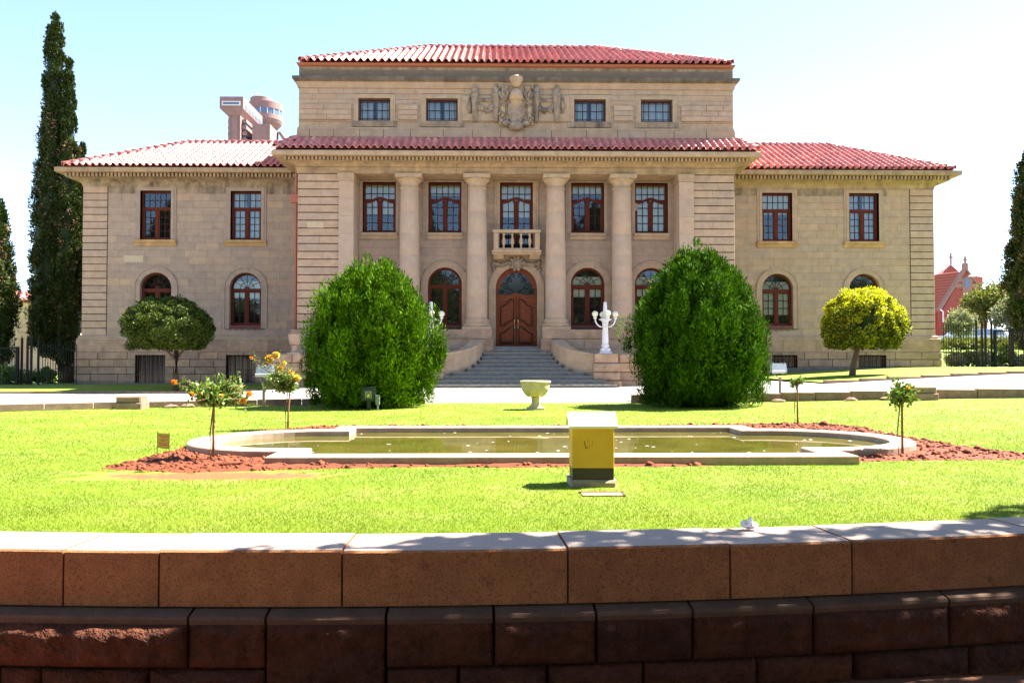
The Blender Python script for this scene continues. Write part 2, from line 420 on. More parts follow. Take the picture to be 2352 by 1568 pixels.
# ------------------------------------------------------------------ mesh helpers
class MB:
    def __init__(s):
        s.v, s.f, s.smooth = [], [], False
    def quad(s, *p):
        i = len(s.v)
        s.v += [tuple(q) for q in p]
        s.f.append(tuple(range(i, i + len(p))))
        return s
    def box(s, x0, x1, y0, y1, z0, z1, bev=0.0):
        i = len(s.v)
        if bev <= 0:
            s.v += [(x0, y0, z0), (x1, y0, z0), (x1, y1, z0), (x0, y1, z0), (x0, y0, z1), (x1, y0, z1), (x1, y1, z1), (x0, y1, z1)]
            s.f += [tuple(i + k for k in q) for q in ((0, 3, 2, 1), (4, 5, 6, 7), (0, 1, 5, 4), (1, 2, 6, 5), (2, 3, 7, 6), (3, 0, 4, 7))]
        else:   # front face (low y) chamfered
            b = bev
            s.v += [(x0, y0 + b, z0), (x1, y0 + b, z0), (x1, y1, z0), (x0, y1, z0), (x0, y0 + b, z1), (x1, y0 + b, z1), (x1, y1, z1), (x0, y1, z1),
                    (x0 + b, y0, z0 + b), (x1 - b, y0, z0 + b), (x1 - b, y0, z1 - b), (x0 + b, y0, z1 - b)]
            s.f += [tuple(i + k for k in q) for q in ((0, 3, 2, 1), (4, 5, 6, 7), (1, 2, 6, 5), (2, 3, 7, 6), (3, 0, 4, 7),
                                                      (8, 9, 10, 11), (0, 1, 9, 8), (1, 5, 10, 9), (5, 4, 11, 10), (4, 0, 8, 11))]
        return s
    def prism(s, poly, y0, y1):
        """poly = [(x,z)...] counter-clockwise seen from the front (-y)"""
        i, n = len(s.v), len(poly)
        s.v += [(x, y0, z) for x, z in poly] + [(x, y1, z) for x, z in poly]
        s.f.append(tuple(range(i, i + n)))
        s.f.append(tuple(range(i + 2 * n - 1, i + n - 1, -1)))
        for k in range(n):
            k2 = (k + 1) % n
            s.f.append((i + k, i + n + k, i + n + k2, i + k2))
        return s
    def extrude_x(s, prof, x0, x1, m0=0.0, m1=0.0, cap=True):
        """prof = [(y,z)...] swept along x; m0/m1 mitre the ends by (y0ref - y)"""
        i, n = len(s.v), len(prof)
        ym = max(p[0] for p in prof)
        s.v += [(x0 - m0 * (ym - y), y, z) for y, z in prof] + [(x1 + m1 * (ym - y), y, z) for y, z in prof]
        for k in range(n):
            k2 = (k + 1) % n
            s.f.append((i + k, i + k2, i + n + k2, i + n + k))
        if cap:
            s.f.append(tuple(range(i, i + n))[::-1])
            s.f.append(tuple(range(i + n, i + 2 * n)))
        return s
    def lathe(s, prof, c, n=24, close=True):
        """prof = [(r,z)...] bottom to top, around the vertical through c"""
        i, k = len(s.v), len(prof)
        for a in range(n):
            A = 2 * math.pi * a / n
            for r, z in prof:
                s.v.append((c[0] + r * math.cos(A), c[1] + r * math.sin(A), c[2] + z))
        for a in range(n):
            a2 = (a + 1) % n
            for j in range(k - 1):
                s.f.append((i + a * k + j, i + a2 * k + j, i + a2 * k + j + 1, i + a * k + j + 1))
        if close:
            s.f.append(tuple(i + a * k for a in range(n))[::-1])
            s.f.append(tuple(i + a * k + k - 1 for a in range(n)))
        return s
    def tube(s, pts, rs, n=8):
        pts = [Vector(p) for p in pts]
        if not hasattr(rs, '__len__'):
            rs = [rs] * len(pts)
        i = len(s.v)
        up = Vector((0, 0, 1))
        for k, p in enumerate(pts):
            d = (pts[min(k + 1, len(pts) - 1)] - pts[max(k - 1, 0)]).normalized()
            a = d.cross(up)
            if a.length < 1e-3:
                a = Vector((1, 0, 0))
            a.normalize()
            b = a.cross(d)
            for j in range(n):
                A = 2 * math.pi * j / n
                s.v.append(tuple(p + (a * math.cos(A) + b * math.sin(A)) * rs[k]))
        for k in range(len(pts) - 1):
            for j in range(n):
                j2 = (j + 1) % n
                s.f.append((i + k * n + j, i + k * n + j2, i + (k + 1) * n + j2, i + (k + 1) * n + j))
        s.f.append(tuple(range(i, i + n))[::-1])
        e = i + (len(pts) - 1) * n
        s.f.append(tuple(range(e, e + n)))
        return s
    def ball(s, c, r, n=12, sq=(1, 1, 1)):
        m = max(5, n // 2)
        prof = [(max(1e-4, r * math.sin(math.pi * k / m)), -r * math.cos(math.pi * k / m)) for k in range(m + 1)]
        i = len(s.v)
        s.lathe(prof, (0, 0, 0), n, False)
        for q in range(i, len(s.v)):
            x, y, z = s.v[q]
            s.v[q] = (c[0] + x * sq[0], c[1] + y * sq[1], c[2] + z * sq[2])
        return s
    def build(s, name, mat, parent=None, smooth=False):
        return link(name, s.v, s.f, mat, parent, smooth)

ROOT = {}
def root_loc(o):
    while o.parent:
        o = o.parent
    return o.location

def link(name, v, f, mat, parent=None, smooth=False):
    me = bpy.data.meshes.new(name)
    if parent is not None:
        l = root_loc(parent)
        v = [(a - l.x, b - l.y, c - l.z) for a, b, c in v]
    me.from_pydata(v, [], f)
    if smooth:
        me.polygons.foreach_set('use_smooth', [True] * len(me.polygons))
    me.materials.append(M[mat] if isinstance(mat, str) else mat)
    o = bpy.data.objects.new(name, me)
    COL.objects.link(o)
    if parent is not None:
        o.parent = parent
    return o

def fastmesh(name, V, F, mat, parent=None, smooth=False):
    """numpy vertices (n,3) and faces (m,k)"""
    V = np.asarray(V, np.float32)
    if parent is not None:
        l = root_loc(parent)
        V = V - np.array([l.x, l.y, l.z], np.float32)
    F = np.asarray(F, np.int32)
    m, k = F.shape
    me = bpy.data.meshes.new(name)
    me.vertices.add(len(V))
    me.vertices.foreach_set('co', V.ravel())
    me.loops.add(m * k)
    me.loops.foreach_set('vertex_index', F.ravel())
    me.polygons.add(m)
    me.polygons.foreach_set('loop_start', np.arange(0, m * k, k, dtype=np.int32))
    me.polygons.foreach_set('loop_total', np.full(m, k, np.int32))
    if smooth:
        me.polygons.foreach_set('use_smooth', np.ones(m, bool))
    me.update(calc_edges=True)
    me.materials.append(M[mat] if isinstance(mat, str) else mat)
    o = bpy.data.objects.new(name, me)
    COL.objects.link(o)
    if parent is not None:
        o.parent = parent
    return o

def tag(o, label=None, cat=None, group=None, kind=None):
    if label: o['label'] = label
    if cat: o['category'] = cat
    if group: o['group'] = group
    if kind: o['kind'] = kind
    return o

def thing(name, loc, label, cat, group=None):
    o = bpy.data.objects.new(name, None)
    COL.objects.link(o)
    o.location = loc
    o.empty_display_size = 0.2
    return tag(o, label, cat, group)

COUNT = {}
def piece(name, mb, mat, parent, pool=None, limit=300):
    """one piece as an object of its own until 300 of its name exist, then into the pool"""
    COUNT[name] = COUNT.get(name, 0) + 1
    if COUNT[name] <= limit:
        return mb.build(name, mat, parent)
    key = (name, mat, parent.name)
    p = POOL.setdefault(key, [MB(), parent])
    i = len(p[0].v)
    p[0].v += mb.v
    p[0].f += [tuple(i + k for k in q) for q in mb.f]
POOL = {}
def flush_pool():
    for (name, mat, pn), (mb, parent) in POOL.items():
        tag(mb.build(name, mat, parent), kind='stuff')

def grid_sheet(name, xs, ys, zf, mat, keep=None, parent=None, kind='structure', smooth=True):
    X, Y = np.meshgrid(xs, ys)
    Z = zf(X, Y)
    V = np.stack([X, Y, Z], -1).reshape(-1, 3)
    nx, ny = len(xs), len(ys)
    ii = np.arange(ny - 1)[:, None] * nx + np.arange(nx - 1)[None, :]
    F = np.stack([ii, ii + 1, ii + nx + 1, ii + nx], -1).reshape(-1, 4)
    if keep is not None:
        cx = (X[:-1, :-1] + X[1:, 1:]) / 2
        cy = (Y[:-1, :-1] + Y[1:, 1:]) / 2
        F = F[keep(cx, cy).ravel()]
    o = fastmesh(name, V, F, mat, parent, smooth)
    return tag(o, kind=kind)

def in_poly(px, py, poly):
    px = np.asarray(px); py = np.asarray(py)
    r = np.zeros(px.shape, bool)
    n = len(poly)
    for i in range(n):
        x0, y0 = poly[i]; x1, y1 = poly[(i + 1) % n]
        c = ((y0 > py) != (y1 > py)) & (px < (x1 - x0) * (py - y0) / ((y1 - y0) + 1e-12) + x0)
        r ^= c
    return r

def vnoise(P, seed=0):
    """cheap smooth pseudo noise from sines, about -1..1"""
    r = np.random.default_rng(seed)
    out = np.zeros(P.shape[:-1])
    for k in range(6):
        d = r.normal(size=P.shape[-1]); ph = r.uniform(0, 6.28)
        out += np.sin(P @ d * (1.0 + 0.55 * k) + ph) / (1 + 0.4 * k)
    return out / 2.4

# =================================================================== SETTING
WX0, WY0, WR = -1.8, 4.73, 24.0        # garden wall: outer face arc
def wall_y(x, off=0.0):
    return WY0 + WR - np.sqrt(np.maximum((WR - off) ** 2 - (np.asarray(x, float) - WX0) ** 2, 0.01))

def y_near(x):                         # lawn / drive boundary
    x = np.asarray(x, float)
    left = -0.2 + np.sqrt(np.maximum(22.0 ** 2 - x ** 2, 1.0))
    right = 21.8 - 0.012 * x ** 2
    return np.where(x < 0, left, right)

def y_far(x):                          # drive / verge boundary
    return np.where(np.asarray(x, float) < 0, 31.5, 27.0)

# far ground
xs = np.concatenate([np.linspace(-600, -60, 19), np.linspace(-57, 57, 39), np.linspace(60, 600, 19)])
ys = np.concatenate([np.linspace(24, 130, 54), np.linspace(140, 900, 20)])
M['earth'] = stone('far_dusty_ground', [(0.22, 0.18, 0.14)], amp=0.3, scale=.2, fine=2)
grid_sheet('ground', xs, ys, lambda X, Y: g(X, Y) - 0.06 - 0.0 * X, 'earth')
for sx in (-1, 1):
    xs = np.linspace(19.6, 52, 28) * sx
    grid_sheet('lawn_beyond_fence', xs if sx > 0 else xs[::-1], np.linspace(38.7, 66 if sx > 0 else 58, 28), lambda X, Y: g(X, Y) - .005, 'verge')
grid_sheet('pavement', np.linspace(-40, 40, 21), np.linspace(-40, 4.9, 12), lambda X, Y: 0 * X - 0.76, 'pavement')

# bed outline
bed_px = [(214, 1070), (300, 1074), (410, 1079), (520, 1077), (640, 1073), (820, 1069), (1000, 1066), (1180, 1068), (1330, 1066), (1520, 1066), (1700, 1062),
          (1880, 1058), (2040, 1053), (2200, 1051), (2352, 1050), (2440, 1048), (2390, 1042), (2290, 1031), (2190, 1017), (2110, 1003), (2040, 990), (1985, 978),
          (1900, 970.5), (1800, 969.5), (1730, 971.5), (1400, 975.5), (1000, 975.5), (800, 975), (720, 978), (640, 983), (570, 990), (520, 998), (470, 1010), (400, 1028), (330, 1045), (262, 1062)]
BED = [gr(u, v, 0.03) for u, v in bed_px]

lawn_xs = np.arange(-24, 24.01, 0.4)
def keep_lawn(cx, cy):
    return (cy < y_near(cx) + 0.25) & (cy > wall_y(cx, -0.0) + 0.1)
grid_sheet('lawn', lawn_xs, np.arange(4.8, 22.9, 0.2), lambda X, Y: g(X, Y), 'lawn', keep_lawn)

def drive_z(X, Y):
    return g(X, Y) + 0.09 - 0.07 * ss(3.2, 1.8, np.abs(X)) * ss(24, 22, Y)
# drive: strips follow both edges
dx = np.linspace(-45, 45, 181)
rows = []
for k in range(15):
    f = k / 14
    yn = np.where(np.abs(dx) < 21, y_near(np.clip(dx, -20.8, 21)), y_near(np.sign(dx) * 20.8)) + 0.12
    yf = np.where(np.abs(dx) < 9.9, 33.4, y_far(dx))
    rows.append(np.stack([dx, yn + (yf - yn) * f, 0 * dx], -1))
V = np.array(rows); V[..., 2] = drive_z(V[..., 0], V[..., 1])
n0, n1 = V.shape[:2]
ii = np.arange(n0 - 1)[:, None] * n1 + np.arange(n1 - 1)[None, :]
tag(fastmesh('drive', V.reshape(-1, 3), np.stack([ii, ii + 1, ii + n1 + 1, ii + n1], -1).reshape(-1, 4), 'drive', None, True), kind='structure')

for sx, nm in ((-1, 'verge_left'), (1, 'verge_right')):
    xs = np.linspace(9.95, 46, 40) * sx
    if sx < 0: xs = xs[::-1]
    y0 = 31.5 if sx < 0 else 27.0
    grid_sheet(nm, xs, np.linspace(y0 + 0.22, 38.6, 26), lambda X, Y: g(X, Y) + 0.13, 'verge')

# kerbs: each stone of its own
kerb_far = {}
for sx, nm in ((-1, 'kerb_left'), (1, 'kerb_right')):
    y0 = 31.5 if sx < 0 else 27.0
    kt = thing('kerb', (sx * 15, y0, 0), 'pale kerb between the drive and the lawn before the %s wing' % ('left' if sx < 0 else 'right'), 'kerb')
    kt['kind'] = 'structure'
    x = 9.95
    while x < 30:
        ln = random.uniform(0.9, 1.2)
        xm = sx * (x + ln / 2)
        z = gz(xm, y0)
        MB().box(xm - ln / 2 + 0.008, xm + ln / 2 - 0.008, y0, y0 + 0.22, z - 0.1, z + 0.17).build('kerb_stone', 'kerb', kt)
        x += ln
for sx in (-1, 1):
    kt = thing('kerb', (sx * 8, 20, 0), 'stone kerb edging the round lawn on the %s' % ('left, with small rocks at its foot' if sx < 0 else 'right, in shade'), 'kerb')
    kt['kind'] = 'structure'
    x = 2.7
    ht = 0.15 if sx < 0 else 0.23
    while x < 20:
        ln = random.uniform(0.8, 1.25)
        pts = []
        for q in (x + 0.008, x + ln - 0.008):
            X = sx * q
            Y = float(y_near(X))
            h = 0.02
            t = Vector((1, (float(y_near(X + h)) - float(y_near(X - h))) / (2 * h)))
            nrm = Vector((-t.y, t.x)).normalized()
            pts.append(((X - nrm.x * 0.05, Y - nrm.y * 0.05), (X + nrm.x * 0.22, Y + nrm.y * 0.22)))
        (a, b), (c, d) = pts
        if sx < 0:
            (a, b), (c, d) = (c, d), (a, b)
        z = gz(a[0], a[1])
        zt = z + ht + random.uniform(-0.008, 0.008)
        m = MB()
        m.v = [(a[0], a[1], z - .1), (c[0], c[1], z - .1), (d[0], d[1], z - .1), (b[0], b[1], z - .1), (a[0], a[1], zt), (c[0], c[1], zt), (d[0], d[1], zt), (b[0], b[1], zt)]
        m.f = [(0, 3, 2, 1), (4, 5, 6, 7), (0, 1, 5, 4), (1, 2, 6, 5), (2, 3, 7, 6), (3, 0, 4, 7)]
        m.build('kerb_stone', 'kerb', kt)
        x += ln
# end blocks on the kerb
for u, v, sx in ((371, 930, -1), (2018, 909, 1)):
    X, Y = gr(u, v, 0.0 if sx < 0 else 0.15)
    Y = float(y_near(X)) - 0.35
    z = gz(X, Y)
    t = thing('kerb_block', (X, Y, z), 'squat stone end block on the kerb %s' % ('left of the rose bushes' if sx < 0 else 'behind the small right-hand rose'), 'stone block')
    h = 0.30 if sx < 0 else 0.34
    MB().box(X - .34, X + .30, Y - .2, Y + .25, z - .03, z + h * .5, .02).build('lower_stone', 'kerb', t)
    MB().box(X - .30, X + .27, Y - .17, Y + .22, z + h * .5, z + h, .03).build('upper_stone', 'kerb', t)
rocks = []
for k, (u, v) in enumerate(((430, 931), (455, 932), (500, 932), (1745, 912), (1890, 912), (1940, 910), (2300, 914))):
    X, Y = gr(u, v, 0 if u < 1000 else .12)
    Y = float(y_near(X)) - .22
    z = gz(X, Y)
    m = MB().ball((X, Y, z + .02), .14, 8, (1.3, .7, .45))
    m.v = [(a + random.uniform(-.02, .02), b, c + random.uniform(-.015, .015)) for a, b, c in m.v]
    tag(m.build('rock', 'kerb'), ['flat pale rock just right of the left kerb block', 'second small rock right of the left kerb block', 'third small rock right of the left kerb block, behind the orange rose', 'flat rock at the right kerb nearest the right conifer bush', 'flat rock at the right kerb left of its end block', 'flat rock beside the foot of the right kerb block', 'flat rock at the right kerb near the picture edge'][k], 'rock', 'loose rocks along the kerb')

# ------------------------------------------------------------------ soil bed, pond
PX = -0.12
def in_pond(x, y, grow=0.0):
    x = x - PX
    r = (np.abs(x) < 3.15 + grow) & (y > 8.76 - grow) & (y < 12.95 + grow)
    for sx in (-1, 1):
        r |= ((x - sx * 3.15) ** 2 + (y - 10.85) ** 2 < (1.5 + grow) ** 2)
    return r
def soil_z(X, Y):
    P = np.stack([X, Y], -1)
    z = 0.028 + 0.012 * vnoise(P * 6, 3) + 0.012 * vnoise(P * 17, 4) + 0.008 * vnoise(P * 41, 5)
    return np.minimum(z, -0.006 + 0.22 * bed_dist(X, Y))
def bed_dist(X, Y):
    d = np.full(np.shape(X), 9.0)
    for (x0, y0), (x1, y1) in zip(BED, BED[1:] + BED[:1]):
        ex, ey = x1 - x0, y1 - y0
        f = np.clip(((X - x0) * ex + (Y - y0) * ey) / (ex * ex + ey * ey), 0, 1)
        d = np.minimum(d, np.hypot(X - x0 - f * ex, Y - y0 - f * ey))
    return d
bx = [p[0] for p in BED]; by = [p[1] for p in BED]
def ragged(cx, cy):
    P = np.stack([cx, cy], -1)
    j = 0.045 * vnoise(P * 9, 8)
    return in_poly(cx + j, cy + j * 1.3, BED)
grid_sheet('soil_bed', np.arange(min(bx) - .1, max(bx) + .1, 0.035), np.arange(min(by) - .1, max(by) + .1, 0.035), soil_z, 'soilmat',
           lambda cx, cy: ragged(cx, cy) & ~in_pond(cx, cy, -0.15))
# clods
n = 16000
px = RNG.uniform(min(bx), max(bx), n); py = RNG.uniform(min(by), max(by), n)
ok = in_poly(px, py, BED) & ~in_pond(px, py, 0.03)
px, py = px[ok], py[ok]
ico = np.array([(0, 0, 1), (0.9, 0, .35), (.28, .85, .4), (-.72, .53, .3), (-.72, -.53, .4), (.28, -.85, .3), (.6, .5, -.5), (-.5, .6, -.5), (-.3, -.7, -.5), (.6, -.4, -.5)])
icf = np.array([(0, 1, 2), (0, 2, 3), (0, 3, 4), (0, 4, 5), (0, 5, 1), (1, 6, 2), (2, 7, 3), (3, 8, 4), (4, 8, 5), (5, 9, 1), (1, 9, 6), (2, 6, 7), (3, 7, 8), (5, 8, 9)])
s = RNG.gamma(1.6, 0.0075, len(px))[:, None, None] + 0.004
V = ico[None] * s * RNG.uniform(.7, 1.3, (len(px), len(ico), 1))
V[..., 2] *= 0.8
V += np.stack([px, py, soil_z(px, py) + 0.002], -1)[:, None]
F = (icf[None] + (np.arange(len(px)) * len(ico))[:, None, None]).reshape(-1, 3)
tag(fastmesh('soil_clods', V.reshape(-1, 3), F, 'clod'), 'loose red clods of earth in the bed around the pond', 'soil', kind='stuff')

pond = thing('pond_basin', (0, 10.85, 0), 'low concrete rim of the long ornamental pond with rounded ends', 'pond')
outer, inner = [], []
def half(sx):
    P_ = lambda x, y: (PX + sx * x, y)
    o, i = [P_(3.15, 8.76), P_(3.15, 9.35)], [P_(2.85, 9.06), P_(2.85, 9.65)]
    for k in range(1, 24):
        a = -math.pi / 2 + math.pi * k / 24
        o.append(P_(3.15 + 1.5 * math.cos(a), 10.85 + 1.5 * math.sin(a)))
        i.append(P_(3.15 + 1.2 * math.cos(a), 10.85 + 1.2 * math.sin(a)))
    o += [P_(3.15, 12.35), P_(3.15, 12.95)]; i += [P_(2.85, 12.05), P_(2.85, 12.65)]
    return o, i
o1, i1 = half(1); o2, i2 = half(-1)
outer = o1 + o2[::-1]; inner = i1 + i2[::-1]
m = MB()
n = len(outer); KZ, B = 0.10, 0.012
for k in range(n):
    k2 = (k + 1) % n
    def at3(p, q, f, z):
        return (p[0] + (q[0] - p[0]) * f, p[1] + (q[1] - p[1]) * f, z)
    O, I = outer[k], inner[k]; O2, I2 = outer[k2], inner[k2]
    m.quad((O[0], O[1], -.05), (O2[0], O2[1], -.05), (O2[0], O2[1], KZ - B), (O[0], O[1], KZ - B))
    m.quad((O[0], O[1], KZ - B), (O2[0], O2[1], KZ - B), at3(O2, I2, .05, KZ), at3(O, I, .05, KZ))
    m.quad(at3(O, I, .05, KZ), at3(O2, I2, .05, KZ), at3(O2, I2, .95, KZ), at3(O, I, .95, KZ))
    m.quad(at3(O, I, .95, KZ), at3(O2, I2, .95, KZ), (I2[0], I2[1], KZ - B), (I[0], I[1], KZ - B))
    m.quad((I[0], I[1], KZ - B), (I2[0], I2[1], KZ - B), (I2[0], I2[1], -.3), (I[0], I[1], -.3))
m.build('rim', 'pondkerb', pond)
wv = [(x * 1.012, 10.85 + (y - 10.85) * 1.012, 0.022) for x, y in inner]
o = link('water', wv, [tuple(range(len(wv)))], 'water')
tag(o, kind='structure')
m = MB()
for k in range(70):
    x, y = random.uniform(-4.2, 4.2), random.uniform(9.2, 12.6)
    if not in_pond(np.array(x), np.array(y), -.4):
        continue
    r = random.uniform(.006, .022); a = random.uniform(0, 3)
    m.quad(*[(x + r * math.cos(a + q) * 1.5, y + r * math.sin(a + q), 0.0255) for q in (0, 1.6, 3.1, 4.7)])
tag(m.build('floating_petals', 'paper'), 'tiny pale petals floating on the pond', 'petals', kind='stuff')

# ------------------------------------------------------------------ garden wall
def xw(u, v, Y=4.75):
    return at(u, v, Y)[0]
gw = thing('garden_wall', (WX0, 5.0, -0.76), 'curved red stone garden wall with granite coping in the foreground', 'wall')
ZC0, ZC1 = -0.285, 0.03
def arc_xy(x, off):
    """point on the wall arc at lateral x, off metres outwards (towards the camera)"""
    a = math.asin((x - WX0) / WR)
    r = WR + off
    return (WX0 + r * math.sin(a), WY0 + WR - r * math.cos(a))
def arc_stone(x0, x1, prof, nseg=6, jit=None, seed=0):
    """prof = [(off, z)...] closed, swept along the arc from x0 to x1"""
    m = MB(); k = len(prof)
    for q in range(nseg + 1):
        x = x0 + (x1 - x0) * q / nseg
        for off, z in prof:
            X, Y = arc_xy(x, off)
            m.v.append((X, Y, z))
    for q in range(nseg):
        for j in range(k):
            j2 = (j + 1) % k
            m.f.append((q * k + j, (q + 1) * k + j, (q + 1) * k + j2, q * k + j2))
    m.f.append(tuple(range(k)))
    m.f.append(tuple(range(nseg * k, (nseg + 1) * k))[::-1])
    return m
cop = [-9, -7.6, -6.5, -5.2, -4.3] + [xw(u, 1320) for u in (140, 365, 787, 1305, 1688, 1988)] + [2.62, 3.5, 4.5, 5.6, 6.9, 8.2]
b = 0.012
for a0, a1 in zip(cop[:-1], cop[1:]):
    dz = random.uniform(-0.004, 0.004)
    prof = [(0, ZC0), (0, ZC1 - b + dz), (-b, ZC1 + dz), (-0.47, ZC1 + dz), (-0.48, ZC1 - b + dz), (-0.48, ZC0)]
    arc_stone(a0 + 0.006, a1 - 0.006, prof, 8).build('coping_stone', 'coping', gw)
# mortar core
arc_stone(-9, 8.2, [(-0.05, -0.9), (-0.05, -0.30), (-0.012, -0.288), (-0.012, 0.0), (-0.42, 0.0), (-0.42, -0.9)], 40).build('mortar_core', 'mortar', gw)
# rock-faced courses: a sloped, drafted top edge and a rough face
def rock_stone(x0, x1, z0, z1, ledge, seed, bulge=0.03, tall=False):
    nx = max(6, int((x1 - x0) / 0.022)); nz = max(8, int((z1 - z0) / 0.016))
    gx = np.linspace(0, 1, nx + 1); gzz = np.linspace(0, 1, nz + 1)
    X, Zf = np.meshgrid(gx, gzz)
    xx = x0 + (x1 - x0) * X
    zz = z0 + (z1 - z0) * Zf
    P = np.stack([xx, zz], -1)
    edge = np.minimum(np.minimum(X * (x1 - x0), (1 - X) * (x1 - x0)) / 0.05, np.minimum(Zf, 1 - Zf) * (z1 - z0) / 0.05)
    edge = np.clip(edge, 0, 1)
    n = vnoise(P * 7, seed) * 0.5 + np.abs(vnoise(P * 13, seed + 1)) * 0.45 + vnoise(P * 41, seed + 2) * 0.16 + vnoise(P * 120, seed + 3) * 0.08
    n = np.round(n * 3.2) / 3.2 * 0.55 + n * 0.45          # broken, stepped planes
    off = 0.075 + edge ** 0.7 * (bulge + 0.040 * n)
    rr = WR + off
    A = np.arcsin((xx - WX0) / WR)
    V = np.stack([WX0 + rr * np.sin(A), WY0 + WR - rr * np.cos(A), zz], -1).reshape(-1, 3)
    ii = np.arange(nz)[:, None] * (nx + 1) + np.arange(nx)[None, :]
    F = np.stack([ii, ii + 1, ii + nx + 2, ii + nx + 1], -1).reshape(-1, 4)
    # skirt back into the wall
    bord = [k for k in range(nx + 1)] + [(j + 1) * (nx + 1) - 1 for j in range(1, nz + 1)] + [nz * (nx + 1) + k for k in range(nx - 1, -1, -1)] + [j * (nx + 1) for j in range(nz - 1, 0, -1)]
    Bv = V[bord].copy(); Bv[:, 1] += 0.16
    base = len(V)
    V = np.concatenate([V, Bv])
    nb = len(bord)
    F2 = np.array([(bord[k], base + k, base + (k + 1) % nb, bord[(k + 1) % nb]) for k in range(nb)])
    return V, np.concatenate([F, F2])
j2 = [-9, -7.9, -6.9, -6.0, -5.1, -4.2] + [xw(u, 1450, 4.66) for u in (432, 611, 886, 1133, 1370, 1597, 1890, 2237)] + [2.75, 3.6, 4.6, 5.7, 7.0, 8.2]
j3 = [-9, -7.5, -6.3, -5.3, -4.4, -3.6] + [xw(u, 1545, 4.66) for u in (85, 340)] + [xw(611, 1545, 4.66), xw(886, 1545, 4.66)] + [xw(u, 1545, 4.66) for u in (1052, 1256, 1480, 1752, 1990)] + [2.0, 2.9, 4.0, 5.2, 6.6, 8.2]
tall = (xw(611, 1450, 4.66), xw(886, 1450, 4.66))
for k, (a0, a1) in enumerate(zip(j2[:-1], j2[1:])):
    istall = abs(a0 - tall[0]) < 1e-6
    zb = -0.76 if istall else -0.600
    V, F = rock_stone(a0 + 0.008, a1 - 0.008, zb, -0.362, True, 20 + k, 0.05 if k == 5 else (.03 if k in (9, 12) else .008))
    st = fastmesh('wall_stone', V, F, 'rock', gw)
    prof = [(0.075, -0.366), (0.082, -0.335), (0.075, -0.318), (-0.03, -0.290), (-0.05, -0.366)]
    mm = arc_stone(a0 + 0.008, a1 - 0.008, prof, 5)
    mm.build('drafted_edge', 'ledge', st)
for k, (a0, a1) in enumerate(zip(j3[:-1], j3[1:])):
    if abs(a0 - xw(611, 1545, 4.66)) < 1e-6:
        continue
    V, F = rock_stone(a0 + 0.008, a1 - 0.008, -0.78, -0.616, False, 60 + k, 0.024)
    fastmesh('wall_stone', V, F, 'rock', gw)

# =================================================================== COURTHOUSE
YC, YP, YW, YU = 34.8, 36.0, 38.0, 35.0
CH = thing('courthouse', (0, 36, 0), 'two storey tan sandstone courthouse with four columns and red tiled roofs', 'building')

def cut1(r, op):
    x0, x1, z0, z1 = r
    out = []
    if op[0] == 'rect':
        _, a0, a1, c0, c1 = op
        if x1 <= a0 or x0 >= a1 or z1 <= c0 or z0 >= c1:
            return [[(x0, z0), (x1, z0), (x1, z1), (x0, z1)]]
        def add(p, q, s_, t):
            if q - p > 1e-4 and t - s_ > 1e-4:
                out.append([(p, s_), (q, s_), (q, t), (p, t)])
        zb, zt = max(z0, c0), min(z1, c1)
        add(x0, x1, z0, zb) if zb > z0 else None
        add(x0, min(a0, x1), zb, zt)
        add(max(a1, x0), x1, zb, zt)
        add(x0, x1, zt, z1) if z1 > zt else None
        return out
    _, cx, hw, c0, cs = op
    res = []
    lo = (x0, x1, z0, min(z1, cs))
    if lo[3] > lo[2] + 1e-4:
        res += cut1(lo, ('rect', cx - hw, cx + hw, c0, cs))
    za, zt = max(z0, cs), min(z1, cs + hw)
    if zt > za + 1e-4:
        if x1 <= cx - hw or x0 >= cx + hw:
            res.append([(x0, za), (x1, za), (x1, zt), (x0, zt)])
        else:
            n = max(3, int((zt - za) / 0.05))
            zz = [za + (zt - za) * k / n for k in range(n + 1)]
            hx = [math.sqrt(max(0, hw * hw - (z - cs) ** 2)) for z in zz]
            if x0 < cx:
                xe = [min(x1, max(x0, cx - h)) for h in hx]
                if max(xe) - x0 > 1e-3:
                    res.append([(x0, za)] + [(x, z) for x, z in zip(xe, zz)] + [(x0, zt)])
            if x1 > cx:
                xe = [max(x0, min(x1, cx + h)) for h in hx]
                if x1 - min(xe) > 1e-3:
                    res.append([(x1, zt)] + [(x, z) for x, z in zip(xe, zz)][::-1] + [(x1, za)])
    if z1 > cs + hw + 1e-4:
        zz0 = max(z0, cs + hw)
        res.append([(x0, zz0), (x1, zz0), (x1, z1), (x0, z1)])
    return res

def cut(r, ops):
    for op in ops:
        if op[0] == 'rect':
            hit = r[0] < op[2] and r[1] > op[1] and r[2] < op[4] and r[3] > op[3]
        else:
            hit = r[0] < op[1] + op[2] and r[1] > op[1] - op[2] and r[2] < op[4] + op[2] and r[3] > op[3]
        if hit:
            return cut1(r, op)
    x0, x1, z0, z1 = r
    return [[(x0, z0), (x1, z0), (x1, z1), (x0, z1)]]

def core_wall(name, xa, xb, za, zb, y, ops, thick=0.3, mat='mortar_pale'):
    m = MB()
    ed = sorted(set([xa, xb] + [0.5 * (p + q) for p, q in zip(sorted(centre(o) for o in ops)[:-1], sorted(centre(o) for o in ops)[1:]) if q - p > 0.5]))
    zz = [za, 5.75, zb] if any(o[0] == 'arch' for o in ops) and zb > 6 else [za, zb]
    for x0, x1 in zip(ed[:-1], ed[1:]):
        for z0, z1 in zip(zz[:-1], zz[1:]):
            for p in cut((x0, x1, z0, z1), ops):
                m.prism(p, y, y + thick)
    return m.build(name, mat, CH)
def centre(o):
    return (o[1] + o[2]) / 2 if o[0] == 'rect' else o[1]

